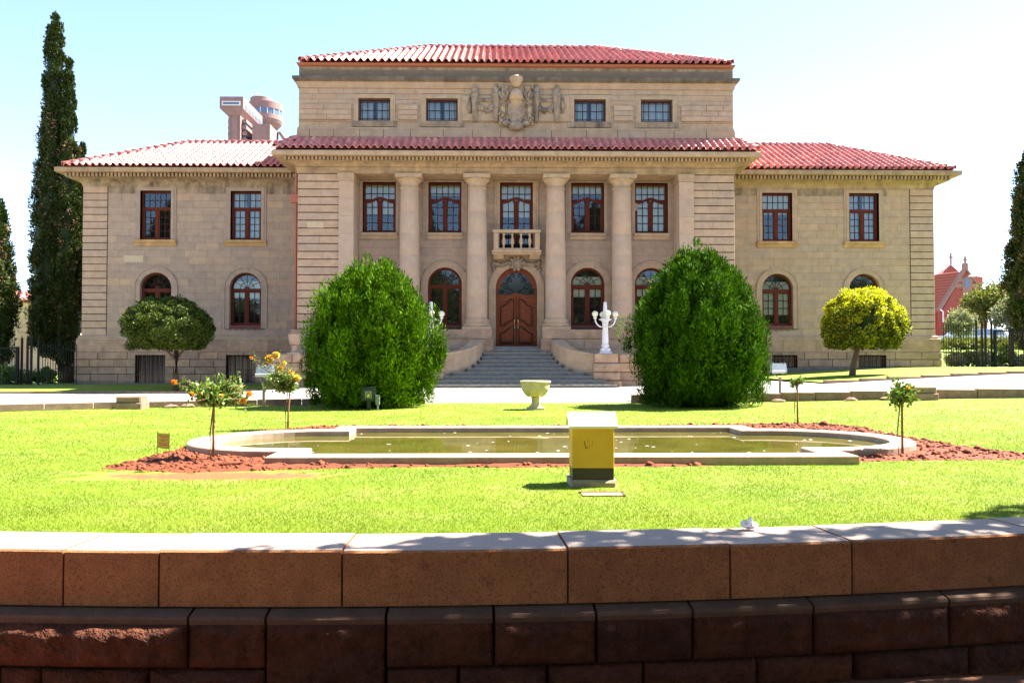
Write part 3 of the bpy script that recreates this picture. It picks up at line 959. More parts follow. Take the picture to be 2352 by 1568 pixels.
def courses(parent, xa, xb, zs, y, ops, mat, name='ashlar_block', ln=(0.75, 1.25), gap=0.006, depth=0.05, limit=300, bev=0.0, matf=None):
    for k, (z0, z1) in enumerate(zip(zs[:-1], zs[1:])):
        x = xa - (0.5 if k % 2 else 0.0) * ln[0]
        while x < xb - 0.02:
            l = random.uniform(*ln)
            x0, x1 = max(x, xa), min(x + l, xb)
            if xb - x1 < 0.3:
                x1 = xb
            if x1 - x0 > 0.05:
                m = MB()
                r = (x0 + gap, x1 - gap, z0 + gap, z1 - gap)
                ps = cut(r, ops)
                for p in ps:
                    if bev and len(ps) == 1 and len(p) == 4 and abs((p[1][0] - p[0][0]) - (r[1] - r[0])) < 1e-6 and abs((p[2][1] - p[0][1]) - (r[3] - r[2])) < 1e-6:
                        m.box(r[0], r[1], y, y + depth, r[2], r[3], bev)
                    else:
                        m.prism(p, y, y + depth)
                if m.f:
                    piece(name, m, (matf(0.5 * (x0 + x1), 0.5 * (z0 + z1)) if matf else mat), parent, limit=limit)
            x = x1 if x1 == xb else x + l

def linz(a, b, n):
    return [a + (b - a) * k / n for k in range(n + 1)]

def cornice(name, path, prof, mat, parent=None):
    """prof = closed [(out, z)] swept along a plan polyline, outwards to the right of travel, mitred"""
    m = MB(); k = len(prof); n = len(path)
    ds = [(Vector(path[i + 1]) - Vector(path[i])).normalized() for i in range(n - 1)]
    for i in range(n):
        d0 = ds[max(0, i - 1)]; d1 = ds[min(n - 2, i)]
        n0 = Vector((d0.y, -d0.x)); n1 = Vector((d1.y, -d1.x))
        mt = (n0 + n1)
        mt = mt / max(1e-6, mt.dot(n0)) if 0 < i < n - 1 else n0
        for out, z in prof:
            m.v.append((path[i][0] + mt.x * out, path[i][1] + mt.y * out, z))
    for i in range(n - 1):
        for j in range(k):
            j2 = (j + 1) % k
            m.f.append((i * k + j, i * k + j2, (i + 1) * k + j2, (i + 1) * k + j))
    m.f.append(tuple(range(k))[::-1]); m.f.append(tuple(range((n - 1) * k, n * k)))
    return m.build(name, mat, parent or CH)

def cove(z0, o0, z1, o1, n=6):
    """quarter curve from (o0,z0) low at the wall to (o1,z1) high and out"""
    return [(o0 + (o1 - o0) * (1 - math.cos(math.pi / 2 * k / n)), z0 + (z1 - z0) * math.sin(math.pi / 2 * k / n)) for k in range(n + 1)]

# ---------------------------------------------------------------- windows
PANES = 0
def pane(poly, y, parent, mat='glass'):
    m = MB()
    t = random.uniform(-.004, .004); s_ = random.uniform(-.004, .004)
    cx = sum(p[0] for p in poly) / len(poly); cz = sum(p[1] for p in poly) / len(poly)
    m.quad(*[(x, y + (x - cx) * t + (z - cz) * s_, z) for x, z in poly])
    piece('pane', m, mat, parent)

def rect_panes(x0, x1, z0, z1, nx, nz, y, parent, bars, bw=0.034, mat='glass'):
    for i in range(nx):
        for j in range(nz):
            a0, a1 = x0 + (x1 - x0) * i / nx, x0 + (x1 - x0) * (i + 1) / nx
            c0, c1 = z0 + (z1 - z0) * j / nz, z0 + (z1 - z0) * (j + 1) / nz
            pane([(a0, c0), (a1, c0), (a1, c1), (a0, c1)], y, parent, mat)
    for i in range(1, nx):
        a = x0 + (x1 - x0) * i / nx
        bars.box(a - bw / 2, a + bw / 2, y - .012, y + .012, z0, z1)
    for j in range(1, nz):
        c = z0 + (z1 - z0) * j / nz
        bars.box(x0, x1, y - .010, y + .010, c - bw / 2, c + bw / 2)

def frame_box(m, x0, x1, z0, z1, wd, y0, y1):
    m.box(x0, x0 + wd, y0, y1, z0, z1)
    m.box(x1 - wd, x1, y0, y1, z0, z1)
    m.box(x0 + wd, x1 - wd, y0 + .002, y1 - .002, z0, z0 + wd)
    m.box(x0 + wd, x1 - wd, y0 + .002, y1 - .002, z1 - wd, z1)

def interior(x0, x1, z0, z1, y, parent, blind=0.0, curtain=0, full=False):
    """what stands behind the glass: roller blind, curtains"""
    if blind > 0:
        m = MB()
        n = 8
        for k in range(n):
            a0, a1 = x0 + (x1 - x0) * k / n, x0 + (x1 - x0) * (k + 1) / n
            m.quad((a0, y + .10 + .004 * (k % 2), z1 - (z1 - z0) * blind), (a1, y + .10 + .004 * ((k + 1) % 2), z1 - (z1 - z0) * blind), (a1, y + .10, z1), (a0, y + .10, z1))
        m.build('blind', 'blind', parent)
    if curtain:
        m = MB()
        for s0, s1 in (((0, .42), (.58, 1)) if curtain == 1 else ((0, 1),)):
            n = 14
            for k in range(n):
                f0, f1 = s0 + (s1 - s0) * k / n, s0 + (s1 - s0) * (k + 1) / n
                y0, y1 = y + .16 + .03 * math.sin(k * 1.9), y + .16 + .03 * math.sin((k + 1) * 1.9)
                m.quad((x0 + (x1 - x0) * f0, y0, z0), (x0 + (x1 - x0) * f1, y1, z0), (x0 + (x1 - x0) * f1, y1, z1), (x0 + (x1 - x0) * f0, y0, z1))
        m.build('curtain', 'curtain', parent)

def surround(cx, hw, z0, z1, y, wd=0.24, proud=0.035, depth=0.22, mat='trim', head=0.26):
    m = MB()
    for k, (w_, p_) in enumerate(((wd, proud), (wd * 0.55, proud + .02))):
        h = head * (1 if k == 0 else .55)
        m.box(cx - hw - w_, cx - hw, y - p_, y + depth - .002 * k, z0, z1)
        m.box(cx + hw, cx + hw + w_, y - p_, y + depth - .002 * k, z0, z1)
        m.box(cx - hw - w_, cx + hw + w_, y - p_ - .001, y + depth - .003 * k, z1, z1 + h)
    return m.build('window_surround', mat, CH)

def sill(cx, hw, z, y, h=0.28, out=0.12, mat='trim'):
    m = MB()
    m.extrude_x([(y + .05, z), (y - out, z), (y - out, z - h * .4), (y - out * .55, z - h * .5), (y - out * .4, z - h), (y + .05, z - h)], cx - hw, cx + hw)
    return m.build('window_sill', mat, CH)

def sash_window(cx, hw, z0, z1, y, blind=0.0, curtain=0, recess=0.17, curved=False, low=None):
    """timber window: top light of 5 x 2 panes over two casements"""
    yf = y + recess
    m = MB()
    frame_box(m, cx - hw, cx + hw, z0, z1, 0.085, yf, yf + .10)
    zt = z1 - (z1 - z0) * 0.345
    if low: zt = low
    win = None
    bars = MB()
    if not curved:
        m.box(cx - hw + .08, cx + hw - .08, yf - .015, yf + .09, zt - .05, zt + .05)
    else:
        n = 24; top = []; bot = []
        for k in range(n + 1):
            f = k / n; x = cx - hw + .08 + (2 * hw - .16) * f
            a = abs(f - .5) * 2
            c = zt - .06 + .17 * (1 - ss(0.0, 0.85, a)) 
            top.append((x, float(c) + .05)); bot.append((x, float(c) - .055))
        for k in range(n):
            m.prism([bot[k], bot[k + 1], top[k + 1], top[k]], yf - .02, yf + .085)
    m.box(cx - .055, cx + .055, yf - .012, yf + .09, z0 + .08, zt)
    for s_ in (-1, 1):
        a, b_ = (cx - hw + .085, cx - .055) if s_ < 0 else (cx + .055, cx + hw - .085)
        frame_box(m, a, b_, z0 + .085, zt + (.06 if curved else -.05), .055, yf + .01, yf + .085)
    win = m.build('window', 'wood', CH)
    yp = yf + .055
    rect_panes(cx - hw + .085, cx + hw - .085, zt + (-.08 if curved else .05), z1 - .085, 5, 2, yp, win, bars)
    for s_ in (-1, 1):
        a, b_ = (cx - hw + .14, cx - .11) if s_ < 0 else (cx + .11, cx + hw - .14)
        rect_panes(a, b_, z0 + .14, zt + (.04 if curved else -.10), 2, 4, yp + .004, win, bars)
    bars.build('glazing_bars', 'lead', win)
    interior(cx - hw + .05, cx + hw - .05, z0 + .05, z1 - .05, yp, win, blind, curtain)
    return win

def ring_poly(cx, zs, r0, r1, n=28):
    out = []
    for k in range(n):
        a0, a1 = math.pi * k / n, math.pi * (k + 1) / n
        out.append([(cx + r0 * math.cos(a0), zs + r0 * math.sin(a0)), (cx + r1 * math.cos(a0), zs + r1 * math.sin(a0)), (cx + r1 * math.cos(a1), zs + r1 * math.sin(a1)), (cx + r0 * math.cos(a1), zs + r0 * math.sin(a1))])
    return out

def arch_surround(cx, hw, z0, zs, y, wd=0.27, proud=0.03, depth=0.25, mat='trim'):
    m = MB()
    for k, (w0, w1, p_) in enumerate(((0, wd, proud), (wd * .78, wd * 1.02, proud + .03))):
        for p in ring_poly(cx, zs, hw + w0, hw + w1):
            m.prism(p, y - p_, y + depth - .002 * k)
        for s_ in (-1, 1):
            a, b_ = sorted((cx + s_ * (hw + w0), cx + s_ * (hw + w1)))
            m.box(a, b_, y - p_, y + depth - .002 * k, z0, zs)
    return m.build('arch_surround', mat, CH)

def arch_window(cx, hw, z0, zs, y, blind=0.0, curtain=0, recess=0.2, grille=True):
    yf = y + recess
    m = MB(); bars = MB()
    for p in ring_poly(cx, zs, hw - .09, hw):
        m.prism(p, yf, yf + .10)
    for s_ in (-1, 1):
        a, b_ = sorted((cx + s_ * (hw - .09), cx + s_ * hw))
        m.box(a, b_, yf, yf + .10, z0, zs)
    m.box(cx - hw + .085, cx + hw - .085, yf + .002, yf + .098, z0, z0 + .12)
    m.box(cx - hw + .085, cx + hw - .085, yf - .015, yf + .09, zs - .14, zs)
    m.box(cx - .055, cx + .055, yf - .012, yf + .09, z0 + .1, zs - .1)
    for s_ in (-1, 1):
        a, b_ = (cx - hw + .085, cx - .055) if s_ < 0 else (cx + .055, cx + hw - .085)
        frame_box(m, a, b_, z0 + .1, zs - .13, .05, yf + .01, yf + .085)
    for p in ring_poly(cx, zs, .04, .10, 10):
        m.prism(p, yf - .01, yf + .08)
    win = m.build('window', 'wood', CH)
    yp = yf + .055
    R, ri = hw - .09, hw * .44
    for k in range(6):
        a0, a1 = math.pi * k / 6, math.pi * (k + 1) / 6
        am = (a0 + a1) / 2
        pane([(cx + ri * math.cos(a0), zs + ri * math.sin(a0)), (cx + R * math.cos(a0), zs + R * math.sin(a0)), (cx + R * math.cos(am), zs + R * math.sin(am)),
              (cx + R * math.cos(a1), zs + R * math.sin(a1)), (cx + ri * math.cos(a1), zs + ri * math.sin(a1))], yp, win)
    pane([(cx + ri * math.cos(math.pi * k / 10), zs + ri * math.sin(math.pi * k / 10)) for k in range(11)], yp + .002, win)
    for k in range(1, 6):
        a = math.pi * k / 6
        c_, s_ = math.cos(a), math.sin(a)
        r0 = .08
        bars.prism([(cx + r0 * c_ + .011 * s_, zs + r0 * s_ - .011 * c_), (cx + R * c_ + .011 * s_, zs + R * s_ - .011 * c_), (cx + R * c_ - .011 * s_, zs + R * s_ + .011 * c_), (cx + r0 * c_ - .011 * s_, zs + r0 * s_ + .011 * c_)], yp - .012, yp + .012)
    for p in ring_poly(cx, zs, ri - .012, ri + .012, 16):
        bars.prism(p, yp - .010, yp + .010)
    for s_ in (-1, 1):
        a, b_ = (cx - hw + .135, cx - .105) if s_ < 0 else (cx + .105, cx + hw - .135)
        rect_panes(a, b_, z0 + .15, zs - .18, 2, 4, yp + .004, win, bars)
    bars.build('glazing_bars', 'lead', win)
    interior(cx - hw + .06, cx + hw - .06, z0 + .05, zs + (hw * .5 if blind else 0), yp, win, blind, curtain)
    if grille:
        m = MB()
        m.box(cx - hw, cx + hw, y - .06, y - .02, z0 - .035, z0 + .02)
        for k in range(5):
            c = cx - hw + (2 * hw) * (k + .5) / 5
            pts = [(c + .11 * math.cos(a), y - .04, z0 - .15 + .10 * math.sin(a)) for a in [math.pi * q / 6 - .3 for q in range(9)]]
            m.tube(pts, .016, 5)
        m.build('sill_grille', 'redgrille', CH)
    return win

# ---------------------------------------------------------------- wings
Z_STR = 9.12          # string line below the cove
wing_ops = {}
for sx, xo, wins, archs in ((-1, -19.78, (-16.48, -12.37), (-16.45, -12.37)), (1, 19.48, (12.15, 16.21), (12.15, 16.21))):
    side = 'left' if sx < 0 else 'right'
    xa, xb = (xo, -9.0) if sx < 0 else (9.0, xo)
    ops = [('rect', c - .86, c + .86, 6.50, 9.05) for c in wins] + [('arch', c, .90, 2.55, 4.45) for c in archs]
    hole = [('rect', c - .72, c + .72, 6.62, 8.95) for c in wins] + [('arch', c, .74, 2.68, 4.45) for c in archs]
    wall = core_wall('wall', xa, xb, 2.2, Z_STR + .5, YW + .012, hole)
    wall['label'] = 'ashlar front wall of the %s wing' % side
    zs = linz(2.29, Z_STR, 21)
    q0, q1 = (xo, xo + 1.1) if sx < 0 else (xo - 1.1, xo)
    pa, pb = (q1 + .03, -9.25) if sx < 0 else (9.25, q0 - .03)
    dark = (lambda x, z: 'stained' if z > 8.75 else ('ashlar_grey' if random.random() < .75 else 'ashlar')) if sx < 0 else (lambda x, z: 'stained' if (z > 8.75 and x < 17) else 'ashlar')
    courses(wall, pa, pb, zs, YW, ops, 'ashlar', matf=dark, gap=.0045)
    # quoins: drafted bands with deep dark joints
    for z0, z1 in zip(zs[:-1], zs[1:]):
        if z0 > 8.9: continue
        MB().box(q0, q1, YW - .035, YW + .05, z0 + .017, z1 - .017, .010).build('quoin', 'rustic', wall)
    MB().box(q0 - .004 if sx < 0 else q0, q1 if sx < 0 else q1 + .004, YW - .005, YW + .011, 2.29, Z_STR).build('joint_backing', 'mortar', wall)
    # plinth
    px0, px1 = (xo - .18, -9.2) if sx < 0 else (9.2, xo + .18)
    path = [(xo, 46), (xo, YW), (-9.2, YW)] if sx < 0 else [(9.2, YW), (xo, YW), (xo, 46)]
    cornice('plinth_moulding', path, [(-.05, 2.08), (.16, 2.08), (.16, 2.14), (.10, 2.19), (.12, 2.25), (.03, 2.31), (-.05, 2.31)], 'trim')
    base = [(-17.27, -15.9), (-13.17, -11.83)] if sx < 0 else [(11.80, 12.98), (15.80, 17.10)]
    bops = [('rect', a, b_, 0.05 if sx < 0 else .80, 1.40) for a, b_ in base]
    pw = core_wall('plinth', px0 + .02, px1 - .02 if sx < 0 else px1 - .02, -.3, 2.08, YW - .155, bops, .45, 'mortar')
    courses(pw, px0, px1, [1.53, 2.075], YW - .17, bops, 'plinth', 'plinth_block', (1.1, 1.9), .004, .04)
    courses(pw, px0 - .04 * (sx < 0), px1 + .04 * (sx > 0), [.19 - .335, .19, .525, .86, 1.195, 1.53], YW - .215, bops, 'plinth', 'plinth_block', (0.85, 1.35), .012, .07, bev=.014)
    zf = .12 if sx < 0 else .80
    MB().box(px0 - .08, px1 + .08, YW - .34, YW - .20, -.3, zf + .02).build('foundation_band', 'foundation', CH)
    for a, b_ in base:
        zb = .05 if sx < 0 else .80
        m = MB()
        frame_box(m, a, b_, zb, 1.40, .06, YW - .02, YW + .05)
        win = m.build('window', 'iron', CH)
        yb = YW + .03
        bars = MB()
        rect_panes(a + .06, b_ - .06, zb + .06, 1.34, 4, 2, yb, win, bars, .022, 'darkglass')
        bars.build('glazing_bars', 'lead', win)
        m = MB()
        for k in range(7):
            x = a + (b_ - a) * (k + .5) / 7
            m.tube([(x, YW - .12, zb), (x, YW - .12, 1.40)], .011, 5)
        m.tube([(a, YW - .12, zb + .45), (b_, YW - .12, zb + .45)], .011, 5)
        m.build('security_bars', 'redgrille', win)
    # windows
    for c, bl, cu in zip(wins, (0, .0) if sx < 0 else (0.42, 0.0), (0, 1) if sx < 0 else (0, 1)):
        sash_window(c, .70, 6.66, 8.92, YW, bl, cu)
        surround(c, .70, 6.66, 8.92, YW, .23, .03, .2, 'ashlar_grey' if sx < 0 else 'ashlar', head=.22)
        sill(c, .95, 6.66, YW, .28, .13, 'sillstone')
    for c, bl in zip(archs, (0, .38) if sx < 0 else (.75, 0)):
        arch_window(c, .72, 2.72, 4.45, YW, bl)
        arch_surround(c, .72, 2.62, 4.45, YW, mat='ashlar_grey' if sx < 0 else 'ashlar')
    # eaves
    prof = [(-.05, Z_STR)] + [(.02, Z_STR)] + cove(Z_STR + .01, .03, 9.42, .52) + [(.52, 9.60), (-.05, 9.60)]
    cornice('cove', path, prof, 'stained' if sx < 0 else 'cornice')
    cornice('corona', path, [(-.05, 9.60), (.86, 9.60), (.88, 9.62), (.88, 9.80), (.80, 9.82), (-.05, 9.82)], 'cornice')
    m = MB()
    x = min(xa, xb) - (.5 if sx < 0 else -.3)
    while x < max(xa, xb) + (.5 if sx > 0 else -.25):
        m.box(x, x + .09, YW - .70, YW - .50, 9.43, 9.585)
        x += .17
    tag(m.build('dentil_row', 'cornice', CH), kind='stuff')
    MB().box(xa - .02, xb + .02, YW - .035, YW, Z_STR - .03, Z_STR + .012).build('string_course', 'stained', CH)
    # body of the wing behind the facade, and its side wall
    bx0, bx1 = (xo + .02, -9.3) if sx < 0 else (9.3, xo - .02)
    MB().box(bx0, bx1, YW + .62, 46, -.3, 9.75).build('inner_wall', 'dark', CH)
    xs0, xs1 = (xo, xo + .3) if sx < 0 else (xo - .3, xo)
    MB().box(xs0, xs1, YW + .05, 46, -.3, 9.78).build('side_wall', 'ashlar', CH)
    # downpipe in the corner with the centre block
MB().tube([(-9.345, 34.97, 9.2), (-9.345, 34.97, 7.95), (-9.345, 34.97, .1)], .06, 8).build('downpipe', 'pipe', CH)
MB().box(-9.56, -9.245, 34.86, 35.1, 7.80, 8.15).build('rainwater_hopper', 'pipe', CH)

M['palestone'] = stone('pale_replacement_stone', [(0.54, 0.40, 0.26)], amp=0.12)
MB().box(XU(285, YW, 590), XU(329, YW, 590), YW - .004, YW + .03, ZV(602, YW, 300), ZV(587, YW, 300)).build('replacement_stone', 'palestone', CH)
MB().box(XU(706, YC, 515), XU(743, YC, 515), YC - .016, YC + .03, ZV(524.5, YC), ZV(510.5, YC)).build('replacement_stone', 'palestone', CH)
# ---------------------------------------------------------------- centre block
ZE = 9.03                                     # underside of architrave
for sx in (-1, 1):
    x0, x1 = sorted((sx * 7.5, sx * 9.24))
    corew = MB().box(x0 + .004, x1 - .004, YC + .045, YC + .9, .0, ZE).build('wall', 'mortar', CH)
    zs = linz(2.44, ZE - .01, 20)
    for k, (z0, z1) in enumerate(zip(zs[:-1], zs[1:])):
        n = 2 if k % 2 else 1
        sp = x0 + (x1 - x0) * random.uniform(.35, .65)
        for a, b_ in (((x0, sp), (sp, x1)) if n == 2 else ((x0, x1),)):
            MB().box(a + .001, b_ - .001, YC - .01, YC + .08, z0 + .019, z1 - .019, .012).build('rusticated_course', 'rustic', corew)
    p0, p1 = sorted((sx * 6.88, sx * 7.5))
    pil = MB().box(p0 + .002, p1 - .002, YC - .06, YP + .02, 2.44, ZE - .3).build('pilaster', 'mortar_pale', CH)
    zq = linz(2.75, ZE - .32, 8)
    for z0, z1 in zip(zq[:-1], zq[1:]):
        MB().box(p0 - .004, p1, YC - .075, YP - .02, z0 + .004, z1 - .004).build('pilaster_drum', 'column', pil)
    m = MB()
    m.box(p0 - .05, p1 + .03, YC - .10, YP - .03, 2.44, 2.60); m.box(p0 - .03, p1 + .015, YC - .09, YP - .03, 2.60, 2.74)
    m.build('pilaster_base', 'trim', pil)
    m = MB()
    m.box(p0 - .03, p1 + .012, YC - .10, YP - .03, ZE - .31, ZE - .20); m.box(p0 - .06, p1 + .02, YC - .13, YP - .03, ZE - .20, ZE - .005)
    m.build('pilaster_capital', 'trim', pil)
    # side of the block
    xs0, xs1 = sorted((sx * 8.9, sx * 9.235))
    MB().box(xs0, xs1, YC + .9, 46, 0, 9.8).build('side_wall', 'ashlar', CH)
# architrave, cove, corona of the centre block
cpath = [(-9.24, 38.4), (-9.24, YC), (9.24, YC), (9.24, 38.4)]
cornice('architrave', cpath, [(-.9, ZE), (.04, ZE), (.04, ZE + .09), (.06, ZE + .095), (.06, ZE + .19), (.10, ZE + .21), (.10, ZE + .235), (-.9, ZE + .235)], 'cornice')
zc = ZE + .235
cornice('cove', cpath, [(-.9, zc), (.05, zc)] + cove(zc + .005, .06, 9.47, .50) + [(.50, 9.60), (-.9, 9.60)], 'cornice')
cornice('corona', cpath, [(-.9, 9.60), (.86, 9.60), (.88, 9.62), (.88, 9.78), (.82, 9.82), (-.9, 9.82)], 'trim')
m = MB()
x = -9.65
while x < 9.6:
    m.box(x, x + .085, YC - .68, YC - .49, 9.45, 9.585)
    x += .16
tag(m.build('dentil_row', 'cornice', CH), kind='stuff')
# porch ceiling and side soffit
MB().box(-6.9, 6.9, YC + .3, YP + .02, ZE + .004, ZE + .15).build('porch_ceiling', 'trim', CH)
# porch wall
pw_c = (-5.98, -3.12, 3.12, 5.92)
ops = [('rect', c - .88, c + .88, 6.5, 9.02) for c in pw_c] + [('rect', -.90, .90, 5.9, 9.02)] + [('arch', c, .93, 2.5, 4.46) for c in pw_c] + [('arch', 0, 1.10, 1.7, 4.30)]
hole = [('rect', c - .74, c + .74, 6.66, 8.95) for c in pw_c] + [('rect', -.76, .76, 5.9, 8.95)] + [('arch', c, .76, 2.62, 4.46) for c in pw_c] + [('arch', 0, .90, 1.7, 4.30)]
wall = core_wall('wall', -6.9, 6.9, 1.6, ZE + .1, YP + .012, hole)
wall['label'] = 'plain ashlar wall at the back of the porch'
courses(wall, -6.88, 6.88, linz(1.74, 9.03, 22), YP, ops, 'ashlar_grey', 'ashlar_block', (.9, 1.5), .0045)
MB().box(-8.85, 8.85, YP + .62, 46, 0, 9.9).build('inner_wall', 'dark', CH)
for c, bl, cu in zip(pw_c, (.62, .22, .42, 1.0), (0, 0, 0, 0)):
    sash_window(c, .72, 6.70, 8.92, YP, bl if c != 3.12 else .2, cu, curved=True)
    surround(c, .72, 6.45, 8.92, YP, .24, .04, .2, 'ashlar_grey', head=.10)
    sill(c, .78, 6.70, YP, .27, .16)
sash_window(0, .72, 5.98, 8.92, YP, .5, 0, curved=True, low=8.16)
surround(0, .72, 5.98, 8.92, YP, .24, .04, .2, head=.10)
for c, bl in zip(pw_c, (0, 0, .42, .4)):
    arch_window(c, .74, 2.64, 4.46, YP, bl)
    arch_surround(c, .74, 2.5, 4.46, YP, .28, mat='ashlar')

# entrance door
arch_surround(0, .90, 1.74, 4.30, YP, .30, .04, .3)
m = MB()
for p in ring_poly(0, 4.30, .70, .90):
    m.prism(p, YP + .16, YP + .30)
for s_ in (-1, 1):
    a, b_ = sorted((s_ * .80, s_ * .90))
    m.box(a, b_, YP + .16, YP + .30, 1.76, 4.30)
n = 24
for k in range(n):      # curved transom
    f0, f1 = k / n, (k + 1) / n
    def tz(f):
        return 3.98 + .12 * math.cos((f - .5) * 2 * math.pi)
    xa_, xb_ = -.80 + 1.6 * f0, -.80 + 1.6 * f1
    m.prism([(xa_, tz(f0) - .20), (xb_, tz(f1) - .20), (xb_, tz(f1)), (xa_, tz(f0))], YP + .15, YP + .29)
door = m.build('entrance_door', 'door', CH)
pane([(.79 * math.cos(math.pi * k / 20), 4.30 + .79 * math.sin(math.pi * k / 20)) for k in range(21)] + [(-.79, 3.95), (.79, 3.95)], YP + .24, door, 'darkglass')
m = MB()                # wrought iron scrollwork in the fanlight
for s_ in (-1, 1):
    for cx_, cz_, r_, tw in ((.48, 4.38, .17, 1.7), (.30, 4.66, .14, 1.6), (.62, 4.14, .10, 1.5), (.14, 4.86, .10, 1.4)):
        pts = [(s_ * (cx_ + r_ * (1 - q / 22) * math.cos(q * tw * math.pi / 11)), YP + .215, cz_ + r_ * (1 - q / 22) * math.sin(q * tw * math.pi / 11)) for q in range(20)]
        m.tube(pts, .017, 5)
    m.tube([(s_ * .05, YP + .215, 4.12), (s_ * .32, YP + .215, 4.30), (s_ * .42, YP + .215, 4.60), (s_ * .16, YP + .215, 4.98)], .016, 5)
m.build('ironwork', 'iron', door)
MB().lathe([(.03, 0), (.075, .04), (.055, .22), (.09, .25), (.02, .33)], (0, YP + .42, 4.28), 8).build('hanging_lantern', 'globe', door)
for s_ in (-1, 1):
    a, b_ = sorted((s_ * .012, s_ * .80))
    m = MB().box(a, b_, YP + .20, YP + .27, 1.76, 4.02)
    leaf = m.build('door_leaf', 'door', door)
    def ogee(x0, x1, z0, z1, up, dn, mirror):
        pts = []
        nn = 10
        for k in range(nn + 1):
            f = k / nn
            x = x0 + (x1 - x0) * f
            h = f if mirror else 1 - f
            pts.append((x, z1 - up * (1 - float(ss(0.1, .95, h))) * 1.0))
        bot = []
        for k in range(nn + 1):
            f = k / nn
            x = x0 + (x1 - x0) * f
            h = f if mirror else 1 - f
            bot.append((x, z0 + dn * float(ss(0.1, .95, h))))
        return bot + pts[::-1]
    mir = s_ < 0
    for (zz0, zz1, up, dn) in ((2.62, 3.80, .30, .25), (1.92, 2.62, .28, 0.0)):
        po = ogee(a + .12, b_ - .12, zz0 + (.06 if zz0 > 2 else 0), zz1, up, dn, mir)
        m = MB(); m.prism([(cxx + (x - cxx) * 1.06, czz + (z - czz) * 1.04) for cxx, czz in [(sum(p[0] for p in po) / len(po), sum(p[1] for p in po) / len(po))] for x, z in po], YP + .150, YP + .205)
        cx_, cz_ = sum(p[0] for p in po) / len(po), sum(p[1] for p in po) / len(po)
        m.prism([(cx_ + (x - cx_) * .74, cz_ + (z - cz_) * .80) for x, z in po], YP + .10, YP + .17)
        m.build('door_panel', 'door', door)
        MB().tube([(cx_ + (x - cx_) * 1.03, YP + .150, cz_ + (z - cz_) * 1.02) for x, z in po] + [(cx_ + (po[0][0] - cx_) * 1.03, YP + .150, cz_ + (po[0][1] - cz_) * 1.02)], .024, 6).build('panel_shade_moulding', 'doorshade', door)  # moulding tube coloured as the shade line round the panel
    m = MB().tube([(s_ * .075, YP + .18, 2.95), (s_ * .075, YP + .11, 2.92), (s_ * .075, YP + .11, 2.55), (s_ * .075, YP + .18, 2.52)], .025, 6)
    m.build('door_handle', 'brass', door)
MB().box(-.95, .95, YP - .25, YP + .35, 1.60, 1.755).build('threshold', 'step', CH)

# balcony over the door
BZ0, BZ1, BZ2 = 5.69, 5.87, 6.76
m = MB().extrude_x([(YP, BZ0), (35.40, BZ0), (35.36, BZ0 + .06), (35.28, BZ0 + .10), (35.26, BZ1), (YP, BZ1)], -1.06, 1.06)
bal = m.build('balcony', 'trim', CH)
for s_ in (-1, 1):
    a, b_ = sorted((s_ * .56, s_ * 1.0))
    MB().extrude_x([(YP, BZ0 - .17), (35.60, BZ0 - .17), (35.42, BZ0 - .002), (YP, BZ0 - .002)], a, b_).build('bracket', 'trim', bal)
    a, b_ = sorted((s_ * .78, s_ * 1.0))
    MB().box(a, b_, 35.30, 35.52, BZ1, BZ2 - .14, .015).build('balcony_pier', 'trim', bal)
    MB().box(a, b_, 35.52, YP, BZ2 - .14, BZ2 - .02).build('side_rail', 'trim', bal)
MB().box(-1.04, 1.04, 35.27, 35.55, BZ2 - .14, BZ2, .02).build('top_rail', 'trim', bal)
MB().box(-.78, .78, 35.32, 35.5, BZ1 + .001, BZ1 + .09).build('bottom_rail', 'trim', bal)
for k in range(4):
    xk = -.56 + 1.12 * k / 3
    MB().lathe([(.055, 0), (.055, .05), (.03, .09), (.085, .25), (.075, .36), (.035, .50), (.055, .60), (.055, .665)], (xk, 35.41, BZ1 + .09), 12).build('baluster', 'trim', bal, True)
for k in range(3):
    xk = -.37 + .37 * k
    MB().lathe([(.09, 0), (.13, .05), (.15, .26), (.12, .30)], (xk, 35.75, BZ1), 12).build('flower_pot', 'iron', bal)
# carved cartouche below the balcony
car = MB()
car.ball((0, YP - .06, 5.38), .27, 16, (1, .5, 1.0)); car.ball((0, YP - .15, 5.38), .15, 12, (1, .5, 1.15))
for k in range(10):
    a = 2 * math.pi * k / 10
    car.ball((.28 * math.cos(a), YP - .10, 5.38 + .28 * math.sin(a)), .075, 8)
for s_ in (-1, 1):
    for k in range(14):
        f = k / 13
        car.ball((s_ * (.34 + .66 * f), YP - .07, 5.42 - .12 * math.sin(f * math.pi) + random.uniform(-.04, .04)), .075 + .03 * random.random(), 7)
    for k in range(6):
        car.ball((s_ * (1.0 + random.uniform(-.05, .05)), YP - .05, 5.36 - .06 * k), .06, 7)
car.build('cartouche', 'carved', CH, True)

